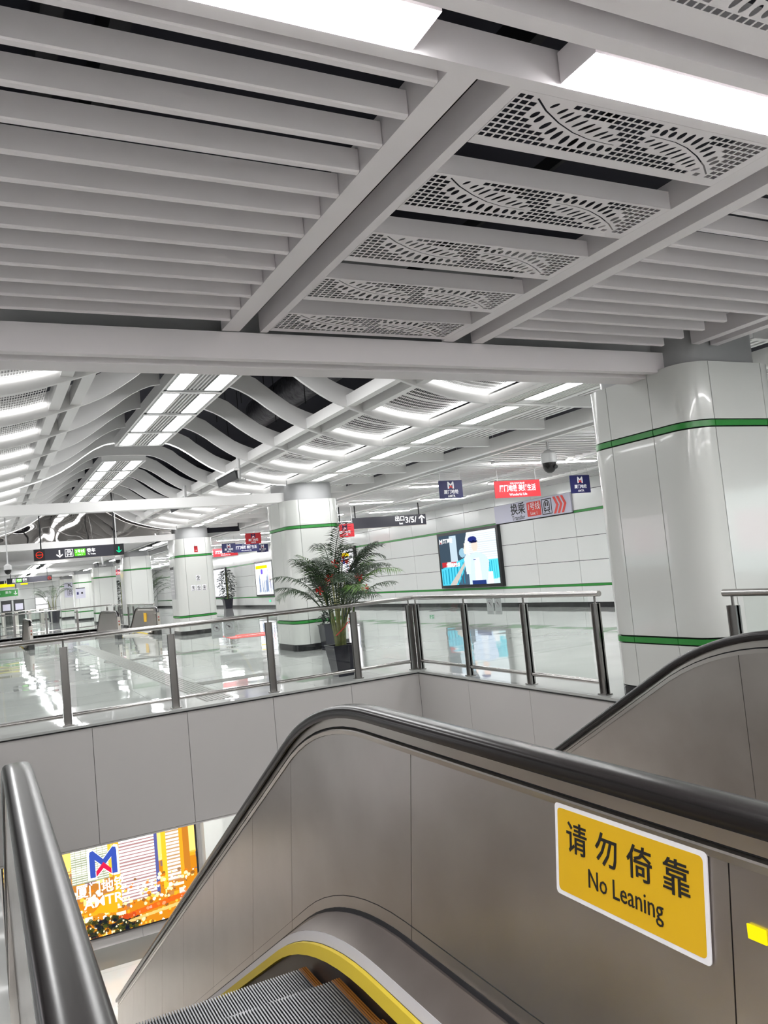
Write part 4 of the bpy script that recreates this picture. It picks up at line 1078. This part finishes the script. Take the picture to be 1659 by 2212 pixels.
text('119', .05, M['white_p'], o, (0, -.009, -.05)); MB().box(-.04, .04, -.07, -.006, .1, .16).build('lamp', M['camw'], o)
o = notice(174, 1281, CY0 + 54 - .002, .62, .72, 'grey information poster on a distant column', 'lilac', False, 'info_poster')
bx('heading', M['ink'], o, -.3, .3, -.012, -.006, .3, .36)
for k in range(9): bx('text_line', M['neck'], o, -.27, .27, -.010, -.006, .24 - k * .066, .255 - k * .066)
bx('figure_print', M['ink'], o, .04, .16, -.012, -.006, -.06, .06); bx('figure_print', M['navy'], o, -.24, -.12, -.012, -.006, -.1, .08)
o = notice(152, 1274, CY0 + 64.8 - .002, .9, 1.2, 'tall pale sign with black diagonal arrow on a distant column', 'lilac', False, 'arrow_sign')
polys('arrow', [[(u * .7 - v * .7, u * .7 + v * .7) for u, v in [(a, -b_) for a, b_ in p]] for p in ARROW], M['ink'], o, (0, -.009, .34), FACE_Y, .003, .38)
polys('train_symbol', TRAIN, M['ink'], o, (0, -.009, -.2), FACE_Y, .003, .42)
sx = empty('info_poster', (CX0 - .003, 27.6, 1.75)); tag(sx, 'narrow grey poster on the side face of the third column', 'notice')
MB().box(-.008, 0, -.3, .3, -.55, .55).build('sheet', M['neck'], sx); MB().box(-.010, -.006, -.26, .26, .44, .53).build('heading', M['ink'], sx)
for k in range(7): MB().box(-.010, -.008, -.22, .22, .34 - k * .12, .37 - k * .12).build('text_line', M['camw'], sx)
# green exit lights low on the wall
for (yy, lb) in ((25.6, 'small green exit light low on the right wall below the screen'), (43.7, 'small green exit light low on the wall, distant one')):
    o = empty('exit_light', (XW - .01, yy, .37)); tag(o, lb, 'exit light'); MB().box(-.02, 0, -.17, .17, -.08, .08).build('case', M['camw'], o); MB().box(-.024, -.02, -.15, .15, -.065, .065).build('lit_face', M['e_teal'] if yy > 30 else emis('exit_green', rgb(20, 150, 90), 1.0), o)
    polys('arrow', [[(v, u) for u, v in p] for p in ARROW], M['e_white'], o, (-.026, 0, 0), FACE_X, .002, .1)

# night city screen on the platform level
ns = empty('platform_screen', (1.87, 16.98, -3.75)); tag(ns, 'huge lit golden night city screen with blue and red emblem, below the opening', 'screen')
MB().box(-1.78, 1.79, -.08, .0, -1.17, 1.17).build('frame', M['black'], ns)
cv = Canvas(340, 216, rgb(250, 214, 120)); rs = np.random.RandomState(11)
G = lambda *a: rgb(*a)
cv.rect(0, 1, .0, .5, G(206, 130, 30)); cv.rect(0, .55, .3, .5, G(186, 120, 50)); cv.rect(0, 1, .85, 1, G(255, 240, 190))
for i in range(150):
    x, y = rs.rand(), .12 + rs.rand() * .5; w_, h_ = .01 + rs.rand() * .05, .01 + rs.rand() * .04
    cv.rect(x, x + w_, y, y + h_, [G(255, 236, 150), G(240, 170, 40), G(180, 120, 70), G(255, 250, 225), G(120, 100, 110)][rs.randint(5)], .8)
def tower(x0, x1, y0, y1, base, line, n, dark):
    cv.rect(x0, x1, y0, y1, base)
    for k in range(n):
        y = y0 + (y1 - y0) * k / n; cv.rect(x0, x1, y, y + (y1 - y0) / n * .38, line)
    cv.rect(x1, x1 + .018, y0, y1, dark)
tower(.0, .18, .6, .97, G(255, 226, 110), G(190, 130, 50), 9, G(120, 90, 110))
tower(.33, .52, .46, 1, G(250, 248, 225), G(150, 160, 130), 30, G(240, 190, 60))
for k in range(6): cv.rect(.35 + k * .028, .354 + k * .028, .46, 1, G(150, 160, 140), .8)
tower(.58, .77, .22, .92, G(255, 253, 250), G(170, 130, 130), 26, G(88, 92, 150)); cv.rect(.545, .58, .2, .95, G(240, 176, 50)); cv.rect(.58, .70, .89, .94, G(104, 92, 150))
cv.rect(.81, .835, .25, .95, G(248, 190, 50)); tower(.835, .91, .3, .95, G(255, 252, 240), G(190, 150, 110), 22, G(240, 160, 40)); cv.rect(.93, .965, .3, 1, G(190, 120, 40))
for i in range(420):
    x, y = rs.rand(), rs.rand() ** 1.3 * .40; r_s = .003 + rs.rand() * .008
    cv.ell(x, y, r_s, r_s * 1.5, [G(255, 196, 70), G(255, 240, 180), G(230, 120, 30), G(255, 255, 240), G(140, 90, 40)][rs.randint(5)], .9)
cv.poly([(.42, .2), (.55, .16), (.56, .34), (.48, .33), (.47, .26)], G(235, 165, 30))
for i in range(420):
    x = rs.rand() * .66; y = rs.rand() * .16 * (1 - abs(x - .35)) + .0; cv.ell(x, y, .011, .016, [G(44, 50, 30), G(30, 36, 34), G(70, 74, 30), G(20, 24, 40)][rs.randint(4)], .85)
for i in range(40): cv.ell(rs.rand() * .7, rs.rand() * .14, .004, .008, G(255, 240, 190))
cv.poly([(.55, .12), (1, .2), (1, .16), (.6, .08)], G(225, 80, 30), .7); cv.poly([(.6, .07), (1, .13), (1, .10), (.62, .05)], G(255, 200, 120), .8)
cv.build('picture', screen_mat('city_picture', 1.3), ns, (0, -.085, 0), FACE_Y, 3.5, 2.28)
E_BLUE = emis('lit_emblem_blue', rgb(66, 92, 190), 1.0); E_RED2 = emis('lit_emblem_red', rgb(232, 40, 80), 1.0)
sh = [[(u - .5, v - .5) for u, v in p] for p in LOGO_M + LOGO_V]
big = [[(u * 1.16, v * 1.16) for u, v in p] for p in sh]
polys('emblem_outline', big, M['e_white'], ns, (-.02, -.088, .22), FACE_Y, .002, .50)
logo(ns, (-.02, -.092, .22), .50, E_BLUE, E_RED2)
text('厦门地铁', .27, M['e_white'], ns, (-.09, -.09, -.25), FACE_Y, .0035, width=.92); text('AMTR', .25, M['e_white'], ns, (-.06, -.09, -.50), FACE_Y, .004, width=.72)

# =================================================================== CEILING FIXTURES
def dome_camera(x, y, z, top, s, label):
    o = empty('dome_camera', (x, y, z)); tag(o, label, 'camera')
    MB().tube([(0, 0, .10 * s), (0, 0, top - z)], .022 * s, 10).build('pole', M['camw'], o, True)
    MB().tube([(0, 0, -.0), (0, 0, .14 * s), (0, 0, .16 * s), (0, 0, .2 * s)], [.12 * s, .115 * s, .09 * s, .03 * s], 20).build('housing', M['camw'], o, True)
    ps = [(0, 0, -.17 * s * math.sin(a * PI / 12)) for a in range(7)]
    MB().tube([(0, 0, .01), *[(0, 0, -.155 * s * math.sin(a * PI / 14)) for a in range(1, 7)]], [.108 * s] + [.108 * s * math.cos(a * PI / 14.5) for a in range(1, 7)], 20).build('dome', M['rubber'], o, True)
    MB().tube([(.03 * s, -.10 * s, -.07 * s), (.03 * s, -.118 * s, -.075 * s)], .03 * s, 12).build('lens', M['joint'], o, True)
dome_camera(8.88, 11.0, 3.09, 4.2, 1.15, 'white and black dome camera hanging left of the big column')
dome_camera(.67, 22.0, 2.41, 5.7, .75, 'small white camera hanging at the left edge of the hall')
dome_camera(3.66, 24.5, 2.55, 5.7, .7, 'small white camera hanging right of the black hall sign')
# passenger information displays on white brackets
def display(x, y, z, L, label, top):
    o = empty('information_display', (x, y, z)); tag(o, label, 'display')
    MB().prism([(-.05, .0), (-.02, -.15), (.0, -.15), (.0, .0)], lambda u, v, t: (u, t, v), -L / 2 + .02, L / 2 - .02).build('screen', M['matte'], o); MB().box(-.07, .03, -L / 2, L / 2, .0, .035).build('case', M['ceil_cool'], o)
    MB().tube([(.22, 0, -.12), (.22, 0, top - z)], .035, 10).build('bracket', M['camw'], o, True); MB().box(.0, .34, -.04, .04, -.13, -.08).box(.17, .27, -.12, .12, -.14, -.08).build('bracket_arm', M['camw'], o)
display(4.30, 14.75, 3.58, 1.3, 'slim black information display on a white bracket under the wave ceiling, nearer one', 3.98)
display(4.30, 19.2, 3.55, 1.2, 'slim black information display on a white bracket, farther one just above the beam', 3.98)
display(4.2, 33.5, 2.85, 1.0, 'small dark display hanging under the distant beams', 4.0)
# =================================================================== PLANTS
def leaflet(b, base, d, up, L, wd, droop):
    side = d.cross(up); side.normalize()
    p1 = base + d * (L * .5) + Vector((0, 0, -droop * L * .18)); p2 = base + d * L + Vector((0, 0, -droop * L * .75))
    b.add([base - side * wd * .3, base + side * wd * .3, p1 + side * wd, p1 - side * wd, p2], [(0, 1, 2, 3), (3, 2, 4)])
def frond(parent, root, az, length, lift, curl, m, n=26, ll=.30, wd=.010, stalk=.25):
    b = MB(); pts = []
    p = Vector(root); ang = lift; st_ = length / 20
    h = Vector((math.cos(az), math.sin(az), 0))
    for i in range(21):
        pts.append(p.copy()); p = p + (h * math.cos(ang) + Vector((0, 0, 1)) * math.sin(ang)) * st_; ang -= curl / 20 * (.4 + 1.2 * i / 20)
    b.tube(pts, [.008 * (1 - i / 22) + .0015 for i in range(21)], 5)
    for i in range(n):
        t = stalk + (1 - stalk) * i / (n - 1); k = min(int(t * 20), 19); f = t * 20 - k
        q_ = pts[k].lerp(pts[k + 1], f); tg = (pts[k + 1] - pts[k]).normalized()
        s = Vector((0, 0, 1)).cross(tg)
        if s.length < .05: s = Vector((-h.y, h.x, 0))
        s.normalize()
        L = ll * (math.sin(PI * min(1, .18 + .82 * (i / (n - 1)))) ** .6 * .9 + .12) * random.uniform(.9, 1.08)
        for sd in (-1, 1):
            d = (s * sd * .85 + tg * .62 + Vector((0, 0, .18))).normalized()
            leaflet(b, q_, d, tg.cross(s) if sd > 0 else s.cross(tg), L, wd, random.uniform(.45, .9))
    return b.build('frond', m, parent)
def pot(parent, w0, w1, h):
    b = MB(); b.loft([[(sx * w / 2, sy * w / 2, z) for sx, sy in ((-1, -1), (1, -1), (1, 1), (-1, 1))] for w, z in ((w0, 0), (w1, h - .02), (w1 + .02, h - .02), (w1 + .02, h), (w1 - .02, h), (w1 - .03, h - .05))]); return b.build('pot', M['pot'], parent)
def palm(x, y, H, spread, nf, label, seed, pw=(.25, .37, .47), canes=16, flowers=False, dark=0.0):
    random.seed(seed); o = empty('potted_palm', (x, y, 0)); tag(o, label, 'potted plant')
    pot(o, *pw); MB().tube([(0, 0, pw[2] - .06), (0, 0, pw[2] - .04)], pw[1] / 2 - .03, 12).build('soil', M['soil'], o)
    hz = pw[2] - .04; k = H / 2.4
    tips = []
    for i in range(canes):
        a = random.uniform(0, 2 * PI); r = random.uniform(.02, pw[1] / 2 - .08); hh = random.uniform(.62, 1.12) * k
        lean_ = random.uniform(.06, .26) * k
        p0 = Vector((r * math.cos(a), r * math.sin(a), hz)); p2 = Vector(((r + lean_) * math.cos(a), (r + lean_) * math.sin(a), hz + hh)); pm = (p0 + p2) / 2 + Vector((-.03 * math.cos(a), -.03 * math.sin(a), 0))
        MB().tube([p0, pm, p2], [.014 * k + .003, .012 * k + .002, .008 * k], 6).build('cane', M['cane'], o, True); tips.append((p2, a))
    for i in range(nf):
        p, a = tips[i % canes]; a2 = a + random.uniform(-.5, .5); t = i / nf
        L = spread * random.uniform(.85, 1.15); lift = random.uniform(.85, 1.3) if i % 2 else random.uniform(1.25, 1.52)
        p = p + Vector((0, 0, random.uniform(-.42, 0) * k))
        frond(o, p, a2, L, lift, random.uniform(1.1, 2.2), M['leaf_l'] if (i % 9 == 4) else M['leaf'], 24, .30 * k, .0095)
    return o
P1 = palm(4.86, 11.42, 2.4, 1.02, 46, 'tall feathery palm with red bows in a black pot behind the railing', 5)
random.seed(3)
for i, (dx, dz) in enumerate([(-.10, 1.69), (.07, 1.74), (-.38, 1.32), (.27, 1.46), (.36, 1.28), (-.2, 1.49), (-.29, 1.43), (.1, .83)]):
    b = MB()
    for k in range(6):
        a = k * PI / 3 + random.random(); d = Vector((math.cos(a), -.4, math.sin(a)))
        c = Vector((0, 0, 0)); s = Vector((-d.z, 0, d.x)) * .016
        b.add([c, c + d * .055 + s, c + d * .075, c + d * .055 - s], [(0, 1, 2, 3)])
    f = b.build('bow', M['ribbon'], P1, loc=(dx, -.28, dz)); f['label'] = 'small red bow tied in the leaves'
MB().tube([(-.13, -.17, .62), (.02, -.19, .74), (.10, -.12, .80)], .008, 6).build('ribbon', M['ribbon'], P1, True)
palm(7.6, 43.0, 3.0, 1.35, 22, 'green palm behind the far railing beside the third column', 8, (.4, .5, .5), 10)
palm(4.62, 61.5, 2.7, 1.5, 14, 'distant palm standing near the pale far wall', 9, (.6, .8, .9), 7)
# small plant in a black pot against the second column
random.seed(12)
sp = empty('potted_plant', (6.42, 15.62, 0)); tag(sp, 'low leafy plant in a tall black pot against the palm column', 'potted plant'); pot(sp, .27, .33, .52)
MB().tube([(0, 0, .47), (0, 0, .49)], .13, 10).build('soil', M['soil'], sp)
def blade(b, p, az, el, L, wd):
    d = Vector((math.cos(az) * math.cos(el), math.sin(az) * math.cos(el), math.sin(el))); s = Vector((-math.sin(az), math.cos(az), 0)) * wd
    m1 = p + d * L * .5; e_ = p + d * L + Vector((0, 0, -L * .3)); b.add([p, m1 - s, e_, m1 + s], [(0, 1, 2, 3)])
for i in range(44):
    b = MB(); blade(b, Vector((random.uniform(-.09, .09), random.uniform(-.09, .09), .5 + random.random() * .2)), random.uniform(0, 2 * PI), random.uniform(0, 1.3), random.uniform(.16, .3), .03); b.build('leaf', M['leaf_d'], sp)
# dark tree by the blank screen
random.seed(4)
ft = empty('potted_tree', (13.9, 50.0, 0)); tag(ft, 'dark bushy small tree in a black pot by the blank lit wall screen', 'potted plant'); pot(ft, .42, .55, .62)
MB().tube([(0, 0, .5), (.05, 0, 1.4), (0, 0, 2.3)], [.04, .03, .012], 8).build('trunk', M['cane'], ft, True)
b = MB()
for i in range(560):
    z = random.uniform(.62, 2.4); r = .55 * math.sin(PI * (z - .35) / 2.2) ** .6 * random.uniform(.3, 1); a = random.uniform(0, 2 * PI)
    blade(b, Vector((r * math.cos(a), r * math.sin(a), z)), a + random.uniform(-.6, .6), random.uniform(-.5, .5), random.uniform(.12, .24), .035)
stuff(b.build('foliage', M['leaf_d'], ft))
# dark tree glimpsed between distant columns
ft2 = empty('potted_tree', (7.9, 52.5, 0)); tag(ft2, 'black-green tree glimpsed between two distant columns', 'potted plant'); pot(ft2, .42, .55, .62)
MB().tube([(0, 0, .5), (0, 0, 2.3)], [.04, .012], 8).build('trunk', M['cane'], ft2, True); obj('foliage', b.mesh('foliage', M['leaf_d']), ft2)['kind'] = 'stuff'

# =================================================================== FAR END OF THE HALL
gb = empty('advert_board', (1.75, 60, 2.33)); tag(gb, 'green advertising board with white arrow at the left edge', 'board')
MB().box(-2.2, .66, 0, .1, -.27, .27).build('frame', M['camw'], gb); MB().box(-2.15, .61, -.01, 0, -.22, .22).build('face', M['green'], gb)
text('地铁商城', .24, M['white_p'], gb, (-.95, -.014, .02), FACE_Y, .002); text('乘车', .2, M['white_p'], gb, (.02, -.014, .04)); polys('arrow', ARROW, M['white_p'], gb, (.45, -.014, 0), FACE_Y, .004, .25)
for s in (-2.0, .5): MB().tube([(s, .05, .27), (s, .05, 1.67)], .03, 8).build('rod', M['joint'], gb)
yb = empty('yellow_light_box', (1.9, 66, 3.02)); tag(yb, 'bright yellow light box strip under the far ceiling', 'light box'); MB().box(-2.5, .5, 0, .2, -.15, .12).build('case', M['e_yellow'], yb); MB().box(-2.5, -.2, -.1, 0, .1, .4).build('dark_panel', M['joint'], yb)
MB().tube([(-.1, .1, .1), (-.1, .1, .98)], .03, 8).build('rod', M['joint'], yb)
yb = empty('yellow_light_box', (2.95, 65, 3.05)); tag(yb, 'small square yellow light box at the end of the yellow strip', 'light box'); MB().box(-.18, .3, 0, .2, -.13, .15).build('case', M['e_yellow'], yb); MB().tube([(0, .1, .1), (0, .1, .95)], .03, 8).build('rod', M['joint'], yb)
gm = empty('notice_monitor', (4.75, 75.2, 1.35)); tag(gm, 'white lit monitor standing on the pale far wall', 'monitor'); MB().box(-.5, .5, 0, .1, -.7, .6).build('case', M['neck'], gm); MB().box(-.46, .46, -.01, 0, .02, .56).build('screen', M['e_white'], gm); MB().box(-.46, .46, -.01, 0, -.55, -.08).build('screen', M['e_white'], gm); MB().box(-.05, .05, 0, .1, -1.35, -.7).build('stand', M['neck'], gm)
for k in range(7):
    g = empty('ticket_gate', (-1.2 + .85 * k, 63.5, 0)); tag(g, '%s low steel ticket gate from the left, in the distance' % ORD[k], 'ticket gate', 'ticket gates at the far end')
    MB().box(0, .22, 0, 1.8, 0, 1.0).build('body', M['steel_trim'], g); MB().box(.22, .8, .85, .87, .15, .95).build('flap', M['glass'], g); MB().box(.03, .19, -.01, 0, .75, .9).build('reader', M['matte'], g)
for k in range(3):
    g = empty('ticket_machine', (.6 + .9 * k, 70, 0)); tag(g, '%s dark self-service ticket machine from the left, at the far end' % ORD[k], 'ticket machine', 'ticket machines at the far left')
    MB().box(0, .75, 0, .6, 0, 1.9).build('body', M['joint'], g); MB().box(.1, .65, -.02, 0, 1.1, 1.6).build('screen', M['lilac'], g); MB().box(.1, .65, -.02, 0, .6, .9).build('panel', M['matte'], g)
